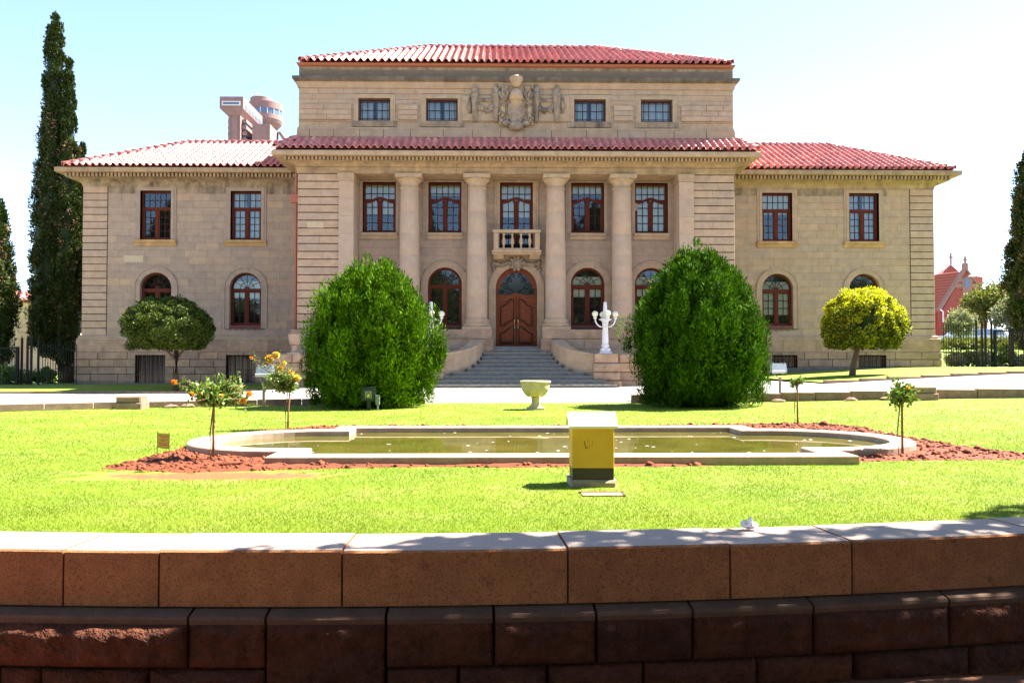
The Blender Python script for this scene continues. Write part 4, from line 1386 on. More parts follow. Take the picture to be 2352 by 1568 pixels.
# columns
for cx in (-4.58, -1.70, 1.66, 4.50):
    yc = 35.22
    m = MB().box(cx - .60, cx + .60, yc - .60, yc + .60, 2.44, 2.56)
    col = m.build('column', 'trim', CH)
    MB().lathe([(.56, 2.56), (.60, 2.60), (.60, 2.66), (.55, 2.70), (.50, 2.73), (.50, 2.77), (.53, 2.80), (.53, 2.86), (.47, 2.90), (.455, 2.94)], (cx, yc, 0), 32).build('column_base', 'trim', col, True)
    zz = [2.94, 3.70, 4.62, 5.58, 6.50, 7.45, 8.42]
    for z0, z1 in zip(zz[:-1], zz[1:]):
        def rr(z):
            return .445 - .065 * ((z - 2.94) / 5.5) ** 1.6
        MB().lathe([(rr(z0) - .004, z0), (rr(z0), z0 + .008), (rr((z0 + z1) / 2), (z0 + z1) / 2), (rr(z1), z1 - .008), (rr(z1) - .004, z1)], (cx, yc, 0), 36).build('drum', 'column', col, True)
    MB().lathe([(.38, 8.42), (.42, 8.44), (.42, 8.49), (.385, 8.51), (.385, 8.66), (.40, 8.68), (.46, 8.74), (.52, 8.82), (.54, 8.86)], (cx, yc, 0), 36).build('capital', 'trim', col, True)
    MB().box(cx - .57, cx + .57, yc - .57, yc + .57, 8.86, ZE - .004, .012).build('abacus', 'trim', col)

# ---------------------------------------------------------------- attic storey
za0 = 10.30
zl = {v: ZV(v, YU) for v in (150, 157, 164, 181, 192, 205, 212, 228, 236, 279, 296, 305, 325)}
atw_c = [XU(860, YU, 250), XU(1015, YU, 250), XU(1355, YU, 250), XU(1508, YU, 250)]
wz0, wz1 = ZV(279, YU), ZV(228, YU)
ops = [('rect', c - .86, c + .86, wz0 - .28, wz1 + .22) for c in atw_c]
hole = [('rect', c - .66, c + .66, wz0 + .02, wz1 - .02) for c in atw_c]
attic = core_wall('attic_wall', -9.27, 9.27, za0, zl[150], YU + .012, hole)
z_b1, z_b2, z_b3 = ZV(318, YU), ZV(300, YU), ZV(296, YU)
courses(attic, -9.34, 9.34, [z_b1 - .36, z_b1, z_b2], YU - .07, [], 'ashlar', 'attic_block', (.95, 1.5), .011, .10)
MB().box(-9.31, 9.31, YU - .05, YU + .05, z_b2, z_b2 + .10).build('attic_base_moulding', 'trim', attic)
zc0 = ZV(205, YU)
courses(attic, -9.27, 9.27, linz(z_b2 + .10, zc0, 7), YU, ops, 'ashlar', 'attic_block', (.8, 1.3), .007)
# raised panels of blocks
pz = linz(wz0 + .02, ZV(243, YU), 3)
for a, b_ in ((-9.27, -7.0), (7.0, 9.27), (atw_c[0] + 1.0, atw_c[1] - 1.0), (atw_c[2] + 1.0, atw_c[3] - 1.0)):
    courses(attic, a + .02, b_ - .02, pz, YU - .085, [], 'rustic', 'attic_block', (.7, 1.3), .008, .10)
for c, cu, bl in zip(atw_c, (1, 1, 1, 2), (0, 0, 0, 0)):
    m = MB()
    frame_box(m, c - .68, c + .68, wz0, wz1, .07, YU + .10, YU + .2)
    win = m.build('window', 'wood', CH)
    bars = MB()
    rect_panes(c - .61, c + .61, wz0 + .07, wz1 - .07, 4, 2, YU + .16, win, bars)
    for s_ in (-1, 1):
        bars.box(c + s_ * .53 - .01, c + s_ * .53 + .01, YU + .147, YU + .173, wz0 + .07, wz1 - .07)
        zz = (wz0 + wz1) / 2 + s_ * (wz1 - wz0) * .36
        bars.box(c - .61, c + .61, YU + .146, YU + .174, zz - .01, zz + .01)
    bars.build('glazing_bars', 'lead', win)
    interior(c - .6, c + .6, wz0 + .05, wz1 - .05, YU + .17, win, 0, cu)
    surround(c, .68, wz0 - .02, wz1, YU, .20, .03, .2, head=.18)
    MB().box(c - .95, c + .95, YU - .045, YU + .1, wz0 - .26, wz0 - .02).build('window_sill', 'stained', CH)
apath = [(-9.27, 46), (-9.27, YU), (9.27, YU), (9.27, 46)]
cornice('attic_cornice', apath, [(-.05, zc0), (.04, zc0), (.06, zc0 + .05)] + cove(zc0 + .06, .06, zl[192], .14, 4) + [(-.05, zl[192])], 'ashlar')
cornice('attic_cornice_top', apath, [(-.05, zl[192] + .003), (.16, zl[192] + .003), (.24, zl[192] + .10), (.24, zl[181]), (.10, zl[181] + .05), (-.05, zl[181] + .05)], 'lichen')
courses(attic, -9.22, 9.22, [zl[181] + .05, zl[164] + .02], YU + .03, [], 'ashlar_grey', 'attic_block', (1.1, 1.6), .011, .1)
courses(attic, -9.22, 9.22, [zl[164] + .02, zl[157] + .03], YU + .01, [], 'stained', 'attic_block', (1.3, 1.9), .004, .1)
MB().box(-9.0, 9.0, YU + .62, 46, 10.2, zl[157]).build('inner_wall', 'dark', CH)
for s_ in (-1, 1):
    a, b_ = sorted((s_ * 8.95, s_ * 9.26))
    MB().box(a, b_, YU + .1, 46, za0, zl[157]).build('side_wall', 'ashlar', CH)
cornice('gutter', [(-9.12, 46), (-9.12, YU + .1), (9.12, YU + .1), (9.12, 46)], [(-.05, zl[157] + .02), (.10, zl[157] + .02), (.20, zl[157] + .06), (.24, zl[150] + .02), (-.05, zl[150] + .02)], 'gutter')

# carved coat of arms on the attic
cr = MB(); YR = YU - .02
def U(u): return XU(u, YU, 240)
def Vz(v): return ZV(v, YU)
crest = MB()
crest.prism([(U(1146), Vz(288)), (U(1225), Vz(288)), (U(1225), Vz(193)), (U(1146), Vz(193))], YR - .10, YR + .05)
crest.prism([(U(1152), Vz(270)), (U(1160), Vz(270)), (U(1160), Vz(198)), (U(1152), Vz(198))], YR - .16, YR - .09)
crest.prism([(U(1212), Vz(270)), (U(1220), Vz(270)), (U(1220), Vz(198)), (U(1212), Vz(198))], YR - .16, YR - .09)
crest = crest.build('coat_of_arms', 'trim', CH)
c0 = U(1185.5)
MB().lathe([(.10, -.05), (.20, .08), (.28, .25), (.30, .36), (.24, .42), (.06, .46)], (c0, YR - .22, Vz(203)), 16).build('plume', 'trim', crest, True)
MB().lathe([(.30, -.18), (.31, -.05), (.25, .16), (.13, .30), (.02, .36)], (c0, YR - .20, Vz(225)), 16).build('helmet', 'trim', crest, True)
MB().ball((c0, YR - .16, Vz(236)), .26, 14, (1, .8, 1.15)).build('shield_boss', 'trim', crest, True)
MB().prism([(c0 + .5 * x, Vz(262) + .55 * z) for x, z in ((-.7, .75), (-.72, -.1), (-.45, -.65), (0, -1.0), (.45, -.65), (.72, -.1), (.7, .75), (0, .9))], YR - .22, YR - .05).build('shield', 'carved', crest)
m = MB()
m.ball((c0, YR - .16, Vz(292)), .27, 12, (1.25, .8, .8))
for s_ in (-1, 1):
    m.ball((c0 + s_ * .42, YR - .14, Vz(286)), .16, 10, (1.2, .8, .8))
    m.ball((c0 + s_ * .62, YR - .12, Vz(280)), .10, 8)
    pts = [(c0 + s_ * (.72 - .40 * q / 12), YR - .17, Vz(214) - .35 * math.sin(math.pi * q / 12)) for q in range(13)]
    m.tube(pts, .07, 7)
    for q in range(7):
        m.ball((c0 + s_ * (.40 + .05 * math.sin(q)), YR - .15, Vz(206) + .02 - .05 * q), .085, 7)
    m.tube([(c0 + s_ * .74, YR - .12, Vz(206)), (c0 + s_ * .76, YR - .13, Vz(235)), (c0 + s_ * .72, YR - .12, Vz(262))], [.08, .06, .03], 7)
for s_ in (-1, 1):
    for (ax, az, rr_, tw) in ((.56, 208, .17, 1.5), (.50, 246, .13, 1.4), (.60, 268, .15, 1.5), (.30, 280, .11, 1.3)):
        pts = [(c0 + s_ * (ax + rr_ * (1 - q / 20) * math.cos(q * tw * math.pi / 9)), YR - .16, Vz(az) + rr_ * (1 - q / 20) * math.sin(q * tw * math.pi / 9)) for q in range(17)]
        m.tube(pts, np.linspace(.045, .02, 17), 6)
    for q in range(22):
        a = q / 21
        m.ball((c0 + s_ * (.36 + .16 * math.sin(a * 9)), YR - .14, Vz(200) + (Vz(284) - Vz(200)) * a), random.uniform(.03, .055), 6)
m.build('mantling', 'carved', crest, True)
for s_, us in ((-1, (1091, 1139)), (1, (1232, 1278))):
    for u in us:
        xk = U(u)
        MB().lathe([(.03, 0), (.10, .06), (.07, .14), (.10, .20), (.13, .60), (.15, .95), (.17, 1.0), (.14, 1.06), (.19, 1.12), (.17, 1.22), (.13, 1.26), (.16, 1.36), (.07, 1.50), (.03, 1.62)], (xk, YR - .10, Vz(283)), 12).build('carved_urn_post', 'carved', crest, True)
    xa_, xb_ = U(us[0]), U(us[1])
    m = MB()
    for k in range(26):
        f = random.random()
        m.ball((xa_ + (xb_ - xa_) * (.14 + .72 * f), YR - .08, Vz(246) - .18 * math.sin(math.pi * f) + random.uniform(-.12, .10)), random.uniform(.05, .09), 7)
    m.tube([(xa_ + (xb_ - xa_) * f, YR - .05, Vz(246) - .18 * math.sin(math.pi * f)) for f in np.linspace(.1, .9, 9)], .06, 6)
    m.tube([(xa_ + (xb_ - xa_) * .2, YR - .05, Vz(246) - .1), (xa_ + (xb_ - xa_) * .2, YR - .05, Vz(232))], .04, 6)
    for q in range(8):
        m.ball((xa_ + (xb_ - xa_) * (.15 + .7 * q / 7), YR - .05, Vz(232)), .085, 6)
    m.build('garland', 'carved', crest, True)
    MB().box(min(xa_, xb_) - (.55 if s_ < 0 else 0), max(xa_, xb_) + (.55 if s_ > 0 else 0), YR - .04, YR + .05, Vz(279), Vz(222)).build('relief_panel', 'trim', crest)
    m = MB()
    xe = U(1080) if s_ < 0 else U(1291)
    m.tube([(xe, YR - .06, Vz(226)), (xe + s_ * .05, YR - .08, Vz(245)), (xe, YR - .06, Vz(262))], [.05, .10, .07], 7)
    m.build('ribbon', 'carved', crest, True)

# ---------------------------------------------------------------- tiled roofs
TP, TE = 0.30, 0.29              # tile pitch across, exposed length
def tile_arrays():
    n = 10
    xs = np.linspace(-TP / 2, TP / 2, n + 1)
    c = np.cos(2 * np.pi * xs / TP)
    z = np.sign(c) * np.abs(c) ** 0.75 * 0.062
    V = []
    for y, lift, sc in ((-0.02, 0.040, 1.0), (0.36, 0.004, 0.96)):
        V.append(np.stack([xs * sc, np.full(n + 1, y), z + lift], -1))
    V.append(np.stack([xs, np.full(n + 1, -0.02), z + 0.016], -1))     # lip under the front edge
    V = np.concatenate(V)
    F = []
    for k in range(n):
        F.append((k, k + 1, n + 2 + k, n + 1 + k))
        F.append((2 * (n + 1) + k, 2 * (n + 1) + k + 1, k + 1, k))
    return V, np.array(F)
TV, TF = tile_arrays()
tile_me = bpy.data.meshes.new('roof_tile')
tile_me.from_pydata([tuple(v) for v in TV], [], [tuple(f) for f in TF])
tile_me.polygons.foreach_set('use_smooth', [f % 2 == 0 for f in range(len(TF))])
tile_me.materials.append(M['tile'])

def cap_mesh():
    m = MB(); n = 8
    for (y, r, lift) in ((-.02, .155, .03), (.42, .125, 0.0), (-.02, .130, .03)):
        for k in range(n + 1):
            a = math.pi * k / n
            m.v.append((r * math.cos(a), y, r * math.sin(a) + lift - .04))
    for k in range(n):
        m.f.append((k + 1, k, n + 1 + k, n + 2 + k))
        m.f.append((k, k + 1, 2 * (n + 1) + k + 1, 2 * (n + 1) + k))
    me = bpy.data.meshes.new('ridge_tile')
    me.from_pydata(m.v, [], m.f)
    me.polygons.foreach_set('use_smooth', [f % 2 == 0 for f in range(len(m.f))])
    me.materials.append(M['tile'])
    return me
cap_me = cap_mesh()

def inst(name, me, mat4, parent):
    o = bpy.data.objects.new(name, me)
    COL.objects.link(o)
    l = root_loc(parent)
    o.parent = parent
    m = mat4.copy()
    m.translation = m.translation - Vector(l)
    o.matrix_local = m
    return o

def basis(e, s, p):
    e = Vector(e).normalized(); s = Vector(s).normalized()
    n = e.cross(s)
    return Matrix(((e.x, s.x, n.x, p.x), (e.y, s.y, n.y, p.y), (e.z, s.z, n.z, p.z), (0, 0, 0, 1)))

def tile_slope(roof, quad, rows_as_objects=1):
    """quad: eave left, eave right, top right, top left (seen from outside)"""
    A, B, C, D = [Vector(p) for p in quad]
    e = (B - A).normalized()
    nrm = e.cross(D - A).normalized()
    s_ = nrm.cross(e).normalized()
    W = (B - A).length
    hgt = (D - A).dot(s_)
    d0 = (D - A).dot(e); c0 = (C - A).dot(e)
    allV, allF = [], []
    nrow = int(hgt / TE) + 1
    ncol = int(round(W / TP))
    pitch = W / ncol
    for r in range(nrow):
        b = r * TE
        fb = min(1, (b + .12) / hgt)
        lo, hi = d0 * fb, W + (c0 - W) * fb
        for c in range(ncol):
            a = (c + .5) * pitch
            if a < lo + .02 or a > hi - .02 or b > hgt - .05:
                continue
            j = Vector((random.uniform(-.006, .006), random.uniform(-.012, .012), random.uniform(-.003, .004)))
            p = A + e * (a + j.x) + s_ * (b + j.y) + nrm * (.065 + j.z)
            m4 = basis(e, s_, p) @ Matrix.Rotation(random.uniform(-.012, .012), 4, 'Z') @ Matrix.Diagonal((pitch / TP, 1, 1, 1))
            if r < rows_as_objects and COUNT.get('roof_tile', 0) < 300:
                COUNT['roof_tile'] = COUNT.get('roof_tile', 0) + 1
                inst('roof_tile', tile_me, m4, roof)
            else:
                R = np.array(m4)
                allF.append(TF + len(allV) * len(TV))
                allV.append(TV @ R[:3, :3].T + R[:3, 3])
    if allV:
        tag(fastmesh('tile_field', np.concatenate(allV), np.concatenate(allF), 'tile', roof, True), kind='stuff')

def caps(roof, p, q, step=.36):
    p, q = Vector(p), Vector(q)
    d = (q - p).normalized()
    side = d.cross(Vector((0, 0, 1))).normalized()
    n = int((q - p).length / step)
    for k in range(n + 1):
        pos = p + d * (k * step) + Vector((0, 0, .07))
        COUNT['ridge_tile'] = COUNT.get('ridge_tile', 0) + 1
        m4 = basis(side, d, pos) @ Matrix.Rotation(random.uniform(-.03, .03), 4, 'Z')
        inst('ridge_tile', cap_me, m4, roof)

def deck(name, polys, label):
    m = MB()
    for p in polys:
        m.quad(*p)
    o = m.build(name, 'tile', CH)
    o['label'] = label
    return o

# main roof
ez = zl[150] + .02; y0 = YU - .24; xr = 9.16; r = 5.1; rz = ZV(108, YU - .24 + 5.1) - .10; y1 = y0 + 2 * r
A, B, C, D = (-xr, y0, ez), (xr, y0, ez), (xr, y1, ez), (-xr, y1, ez)
R0, R1 = (-xr + r, y0 + r, rz), (xr - r, y0 + r, rz)
rf = deck('roof', [(A, B, R1, R0), (B, C, R1), (C, D, R0, R1), (D, A, R0)], 'red tiled hipped main roof')
tile_slope(rf, (A, B, R1, R0))
tile_slope(rf, (B, C, R1, R1), 0); tile_slope(rf, (D, A, R0, R0), 0)
caps(rf, A, R0); caps(rf, B, R1); caps(rf, R0, R1)
# wing roofs
for sx, xo in ((-1, -20.25), (1, 20.0)):
    ez = 9.84; y0 = 37.1; r = 4.05; rz = 11.93; y1 = y0 + 2 * r
    xi = sx * 8.9
    if sx < 0:
        A, B, C, D = (xo, y0, ez), (xi, y0, ez), (xi, y1, ez), (xo, y1, ez)
        R0, R1 = (xo + r, y0 + r, rz), (xi, y0 + r, rz)
        rf = deck('roof', [(A, B, R1, R0), (C, D, R0, R1), (D, A, R0)], 'red tiled roof of the left wing')
        tile_slope(rf, (A, B, R1, R0)); tile_slope(rf, (D, A, R0, R0), 0)
        caps(rf, A, R0); caps(rf, R0, R1)
    else:
        A, B, C, D = (xi, y0, ez), (xo, y0, ez), (xo, y1, ez), (xi, y1, ez)
        R0, R1 = (xi, y0 + r, rz), (xo - r, y0 + r, rz)
        rf = deck('roof', [(A, B, R1, R0), (B, C, R1), (C, D, R0, R1)], 'red tiled roof of the right wing')
        tile_slope(rf, (A, B, R1, R0)); tile_slope(rf, (B, C, R1, R1), 0)
        caps(rf, B, R1); caps(rf, R0, R1)
# skirt roof below the attic
ez, y0, xr = 9.85, 33.88, 9.95
zt = ZV(324, YU)
A, B, R1, R0 = (-xr, y0, ez), (xr, y0, ez), (9.36, YU - .06, zt), (-9.36, YU - .06, zt)
C, D = (xr, 41, ez), (-xr, 41, ez)
C1, D1 = (9.36, 41, zt), (-9.36, 41, zt)
rf = deck('roof', [(A, B, R1, R0), (B, C, C1, R1), (D, A, R0, D1)], 'shaded skirt of red tiles above the columns')
tile_slope(rf, (A, B, R1, R0), 2)
tile_slope(rf, (B, C, C1, R1), 0); tile_slope(rf, (D, A, R0, D1), 0)
caps(rf, A, (-9.40, YU - .1, zt)); caps(rf, B, (9.40, YU - .1, zt))

# ---------------------------------------------------------------- stairs and terrace
stair = MB().box(-1.0, 1.0, 34.9, YP + .02, 0, 1.735).build('stair', 'step', CH)
hw = [1.06, 1.40, 1.46, 1.58, 1.75, 2.02, 2.60, 2.90, 3.36, 3.72]
for k, h in enumerate(hw):
    zt = 1.735 - .155 * (k + 1) + .04
    yk = 34.92 - .34 * k
    m = MB().box(-h, h, yk - .34, yk + .02, -.2, zt - .055)
    m.extrude_x([(yk + .02, zt - .055), (yk - .365, zt - .055), (yk - .375, zt - .04), (yk - .375, zt - .012), (yk - .365, zt), (yk + .02, zt)], -h - .02, h + .02)
    m.build('step', 'step', stair)
yl = 34.92 - .34 * len(hw)
# flaring cheek walls
cheek = [((1.40, 34.80), 2.05), ((1.43, 34.35), 2.00), ((1.52, 33.95), 1.89), ((1.68, 33.55), 1.76), ((1.97, 33.20), 1.62), ((2.42, 32.90), 1.50), ((2.98, 32.62), 1.41)]
for s_ in (-1, 1):
    ck = None
    fine_ = []
    for i in range(len(cheek) - 1):
        (a, za), (b_, zb) = cheek[i], cheek[i + 1]
        for q in range(4):
            f = q / 4
            fine_.append(((a[0] + (b_[0] - a[0]) * f, a[1] + (b_[1] - a[1]) * f), za + (zb - za) * f))
    fine_.append(cheek[-1])
    parts = [(0, 7), (7, 13), (13, 19), (19, 24)]
    for (i0, i1) in parts:
        m = MB()
        for i in range(i0, i1 + 1):
            (x, y), z = fine_[i]
            d = Vector(fine_[min(i + 1, 24)][0]) - Vector(fine_[max(i - 1, 0)][0])
            nrm = Vector((-d.y, d.x)).normalized() if True else None
            if nrm.x < 0: nrm = -nrm
            th = .52
            sh = .004 if i in (i0,) else 0
            for (off, zz) in ((-.03, z), (-.03, z - .09), (0, z - .10), (0, -.1), (th, -.1), (th, z - .10), (th + .03, z - .09), (th + .03, z)):
                m.v.append((s_ * (x + nrm.x * off), y + nrm.y * off - (sh if sh else 0), zz))
        k = 8
        for i in range(i1 - i0):
            for j in range(k):
                j2 = (j + 1) % k
                f = (i * k + j, (i + 1) * k + j, (i + 1) * k + j2, i * k + j2)
                m.f.append(f if s_ > 0 else f[::-1])
        m.f.append(tuple(range(k))); m.f.append(tuple(range((i1 - i0) * k, (i1 - i0 + 1) * k))[::-1])
        m.build('cheek_wall_stone', 'trim', stair)
    # pedestal of the lamp
    p0, p1 = sorted((s_ * 2.98, s_ * 3.90))
    ped = MB().box(p0 + .06, p1 - .06, 32.28, 33.2, 0, 1.38).build('lamp_pedestal', 'mortar', CH)
    for z0, z1, ex in ((.02, .34, .10), (.36, .68, .06), (.70, 1.04, .06), (1.06, 1.405, 0)):
        MB().box(p0 - ex, p1 + ex, 32.22 - ex, 33.2, z0, z1, .05 if ex == .06 else .012).build('pedestal_stone', 'plinth', ped)
    # terrace retaining wall
    t0, t1 = sorted((s_ * 3.9, s_ * 9.75))
    tw = MB().box(t0, t1, 32.5, 32.9, 0, 1.36).build('terrace_wall', 'mortar', CH)
    courses(tw, t0 + (.06 if s_ > 0 else 0), t1 - (.06 if s_ < 0 else 0), [.02, .35, .69, 1.05, 1.40], 32.46, [], 'plinth', 'terrace_block', (.8, 1.3), .010, .45, bev=.025)
    MB().box(t0, t1, 32.91, 34.6, 0, 1.18).build('terrace_fill', 'step', CH)
    # block under the columns
    a, b_ = sorted((s_ * 1.05, s_ * 9.45))
    st = MB().box(a + .02, b_ - .02, 34.62, YP, 0, 2.42).build('stylobate', 'mortar_pale', CH)
    courses(st, a, b_, [1.18, 1.62, 2.06], 34.60, [], 'ashlar', 'stylobate_block', (1.0, 1.9), .006, .1)
    courses(st, a, b_, [2.06, 2.44], 34.54, [], 'plinth', 'stylobate_block', (1.6, 2.4), .005, 1.45)
    aa, bb = sorted((s_ * 1.0, s_ * 1.52))
    courses(st, aa, bb, [.9, 1.35, 1.72, 2.055], 34.57, [], 'plinth', 'stylobate_block', (1.0, 1.9), .005, 1.3)
# low apron step ends catch the sun at the right
flush_pool()

# urn on the terrace end
def urn(name, c, h, rmax, label, mat='urnstone', pedestal=True):
    t = thing(name, c, label, 'urn')
    k = h / .65
    MB().box(c[0] - .20 * k, c[0] + .20 * k, c[1] - .20 * k, c[1] + .20 * k, c[2] - .02, c[2] + .045 * k, .008).build('base_slab', mat, t)
    MB().lathe([(r_ * k, z * k) for r_, z in ((.15, .045), (.155, .07), (.11, .10), (.09, .13), (.085, .24), (.10, .255), (.105, .275), (.085, .285))], c, 20).build('stem', mat, t, True)
    R = rmax
    prof = [(.07 * k, .285 * k), (R * .48, .30 * k), (R * .78, .36 * k), (R * .94, .44 * k), (R * .99, .53 * k), (R * .98, .58 * k), (R * 1.06, .60 * k), (R * 1.08, .635 * k), (R * 1.04, .65 * k), (R * .93, .645 * k), (R * .85, .52 * k), (R * .3, .45 * k), (.001, .44 * k)]
    bowl = MB().lathe(prof, c, 32, False).build('bowl', mat, t, True)
    m = MB()
    for q in range(8):
        A_ = 2 * math.pi * q / 8 + .3
        pts = []
        for f in np.linspace(0, 1, 6):
            rr_ = R * (.45 + .52 * f ** .6); zz = (.305 + .20 * f) * k
            pts.append((c[0] + rr_ * math.cos(A_), c[1] + rr_ * math.sin(A_), c[2] + zz))
        m.tube(pts, [.03 * k, .035 * k, .03 * k, .022 * k, .014 * k, .005 * k], 6)
    m.build('carved_leaves', mat, bowl, True)
    return t
ux, uy = 0.05, 19.0
urn('stone_urn', (ux, uy, gz(ux, uy)), .66, .33, 'pale stone pedestal bowl standing alone on the lawn before the steps')
urn('terrace_urn', (-8.82, 32.75, 1.40), .78, .25, 'stone urn on the terrace wall left of the left conifer bush', 'ashlar_grey')

# lamp standards
def lamp(cx, cy, cz, label):
    t = thing('lamp_standard', (cx, cy, cz), label, 'lamp', 'white lamps flanking the steps')
    m = MB().box(cx - .24, cx + .24, cy - .24, cy + .24, cz, cz + .07, .008)
    m.build('base_plate', 'white', t)
    for a in range(4):
        A_ = math.pi / 4 + a * math.pi / 2
        MB().ball((cx + .16 * math.cos(A_), cy + .16 * math.sin(A_), cz + .15), .085, 12).build('foot', 'white', t, True)
    MB().lathe([(.20, .07), (.17, .12), (.11, .20), (.13, .27), (.155, .30), (.155, .34), (.12, .37), (.125, .45), (.13, .55), (.112, .90), (.105, 1.14), (.13, 1.17), (.13, 1.2), (.10, 1.23), (.17, 1.31), (.26, 1.35), (.26, 1.37), (.10, 1.40), (.08, 1.50), (.078, 1.6)], (cx, cy, cz), 20).build('shaft', 'white', t, True)
    MB().lathe([(.075, 1.55), (.09, 1.62), (.085, 1.66), (.065, 2.02), (.05, 2.05), (.01, 2.06)], (cx, cy, cz), 12).build('finial', 'white', t, True)
    for a in range(4):
        A_ = a * math.pi / 2 + .12
        dx_, dy_ = math.cos(A_), math.sin(A_)
        pts = [(cx + dx_ * r_, cy + dy_ * r_, cz + z) for r_, z in ((.10, 1.06), (.22, 1.08), (.33, 1.16), (.39, 1.28), (.41, 1.38))]
        arm = MB().tube(pts, [.028, .03, .03, .03, .034], 7)
        arm.lathe([(.035, 1.36), (.07, 1.41), (.075, 1.44), (.05, 1.46)], (cx + dx_ * .41, cy + dy_ * .41, cz), 10)
        ar = arm.build('arm', 'white', t, True)
        MB().ball((cx + dx_ * .41, cy + dy_ * .41, cz + 1.575), .122, 18).build('globe', 'globe', t, True)
    return t
lamp(3.44, 32.62, 1.405, 'white lamp standard with four globes on the right of the steps')
lamp(-3.44, 32.62, 1.405, 'white lamp standard half hidden by the left conifer bush')

# =================================================================== PLANTS
def unit(v):
    return v / np.maximum(1e-9, np.linalg.norm(v, axis=-1, keepdims=True))

def leaf_mesh(P, D, Ln, Wd, fold=0.25, rng=RNG, face=None):
    n = len(P)
    R = unit(rng.normal(size=(n, 3)))
    if face is not None:
        R = unit(face + R * .55)
    S_ = unit(np.cross(D, R))
    Nn = np.cross(S_, D)
    Ln = np.broadcast_to(np.asarray(Ln), (n,))[:, None]; Wd = np.broadcast_to(np.asarray(Wd), (n,))[:, None]
    V = np.stack([P, P + D * Ln * .5 + S_ * Wd * .5 + Nn * Wd * fold, P + D * Ln, P + D * Ln * .5 - S_ * Wd * .5 + Nn * Wd * fold], 1).reshape(-1, 3)
    F = (np.arange(n) * 4)[:, None] + np.arange(4)[None]
    return V, F

def clump_leaves(cen, rad_, per, ln, wd, up=0.4, jit=0.5, rng=RNG, shell=0.35, axis=None, axisz=1.0):
    K = len(cen)
    rad_ = np.asarray(rad_, float)
    d = unit(rng.normal(size=(K, per, 3)))
    rr = 1 - shell * rng.random((K, per, 1)) ** 1.5
    P = cen[:, None] + d * rad_[:, None] * rr
    nrm = unit(d / rad_[:, None])
    D = unit(nrm * .8 + np.array([0, 0, up]) + rng.normal(size=d.shape) * jit)
    s_ = rng.uniform(.6, 1.3, (K, per))
    fc = None
    if axis is not None:      # sprays lie flat against the outside of the crown
        fc = P - np.array(axis)
        fc = unit(unit(fc * np.array([1, 1, axisz])) * .75 + nrm * .5).reshape(-1, 3)
    return leaf_mesh(P.reshape(-1, 3), D.reshape(-1, 3), (ln * s_).ravel(), (wd * s_).ravel(), rng=rng, face=fc)

def core_blob(name, c, prof, mat, parent, n=20, wob=0.1, seed=1):
    m = MB().lathe([(max(.01, r_), z) for r_, z in prof], c, n)
    v = np.array(m.v)
    d = v - np.array(c)
    f = 1 + wob * vnoise(d * 2.5, seed)
    d[:, 0] *= f; d[:, 1] *= f
    m.v = [tuple(q) for q in (d + np.array(c))]
    return m.build(name, mat, parent, True)

def prof_r(prof, t):
    ts = [p[0] for p in prof]; rs = [p[1] for p in prof]
    return np.interp(t, ts, rs)

# -------- conifer bushes
def conifer(cx, cy, H, R, prof, mat, label, seed, lean=0.0, peaks=()):
    rng = np.random.default_rng(seed)
    z0 = gz(cx, cy)
    t = thing('conifer_bush', (cx, cy, z0), label, 'bush', 'conifer bushes either side of the steps')
    K = 460
    tt = rng.random(K) ** .9
    a = rng.uniform(0, 2 * np.pi, K)
    lump = 1 + .06 * np.sin(3 * a + 5 * tt + seed) + .06 * np.sin(8 * a - 9 * tt)
    r_ = prof_r(prof, tt) * R * lump * rng.uniform(.78, 1.03, K)
    cen = np.stack([cx + r_ * np.cos(a) + lean * tt, cy + r_ * np.sin(a), z0 + .10 + tt * (H - .45)], -1)
    sz = rng.uniform(.09, .26, K)
    rad_ = np.stack([sz * .72, sz * .72, sz * 1.8], -1)
    extra_c, extra_r = [], []
    for (dx_, dz_, s_) in peaks:
        extra_c.append((cx + dx_, cy - .1, z0 + dz_)); extra_r.append((s_ * .55, s_ * .55, s_ * 1.5))
    if extra_c:
        cen = np.concatenate([cen, np.array(extra_c)]); rad_ = np.concatenate([rad_, np.array(extra_r)])
    V, F = clump_leaves(cen, rad_, 170, .10, .028, up=1.1, jit=.35, rng=rng, shell=.4, axis=(cx, cy, z0 + H * .42))
    n2 = 14000
    t2 = rng.random(n2); a2 = rng.uniform(0, 2 * np.pi, n2)
    r2 = prof_r(prof, t2) * R * rng.uniform(.66, .80, n2)
    P2 = np.stack([cx + r2 * np.cos(a2) + lean * t2, cy + r2 * np.sin(a2), z0 + .08 + t2 * (H - .5)], -1)
    f2 = unit(P2 - np.array([cx, cy, z0 + H * .42]))
    V2, F2 = leaf_mesh(P2, unit(f2 * .5 + np.array([0, 0, .9]) + rng.normal(size=P2.shape) * .3), rng.uniform(.08, .13, n2), .034, .25, rng, f2)
    F = np.concatenate([F, F2 + len(V)]); V = np.concatenate([V, V2])
    keep = V.reshape(-1, 4, 3)[:, :, 2].min(1) > z0 + .01
    V = V.reshape(-1, 4, 3)[keep].reshape(-1, 3); F = F[:keep.sum()]
    fastmesh('crown', V, F, mat, t)
    core_blob('inner_foliage', (cx, cy, z0), [(prof_r(prof, f) * R * .66, .05 + f * (H - .6)) for f in np.linspace(0, 1, 14)], mat, t, 24, .08, seed)
    MB().lathe([(.16, -.1), (.13, .3), (.10, .6)], (cx, cy, z0), 10).build('trunk', 'bark', t)
    return t
PROF_L = [(0, .80), (.1, .94), (.28, 1.0), (.5, .99), (.66, .90), (.8, .73), (.92, .50), (1, .28)]
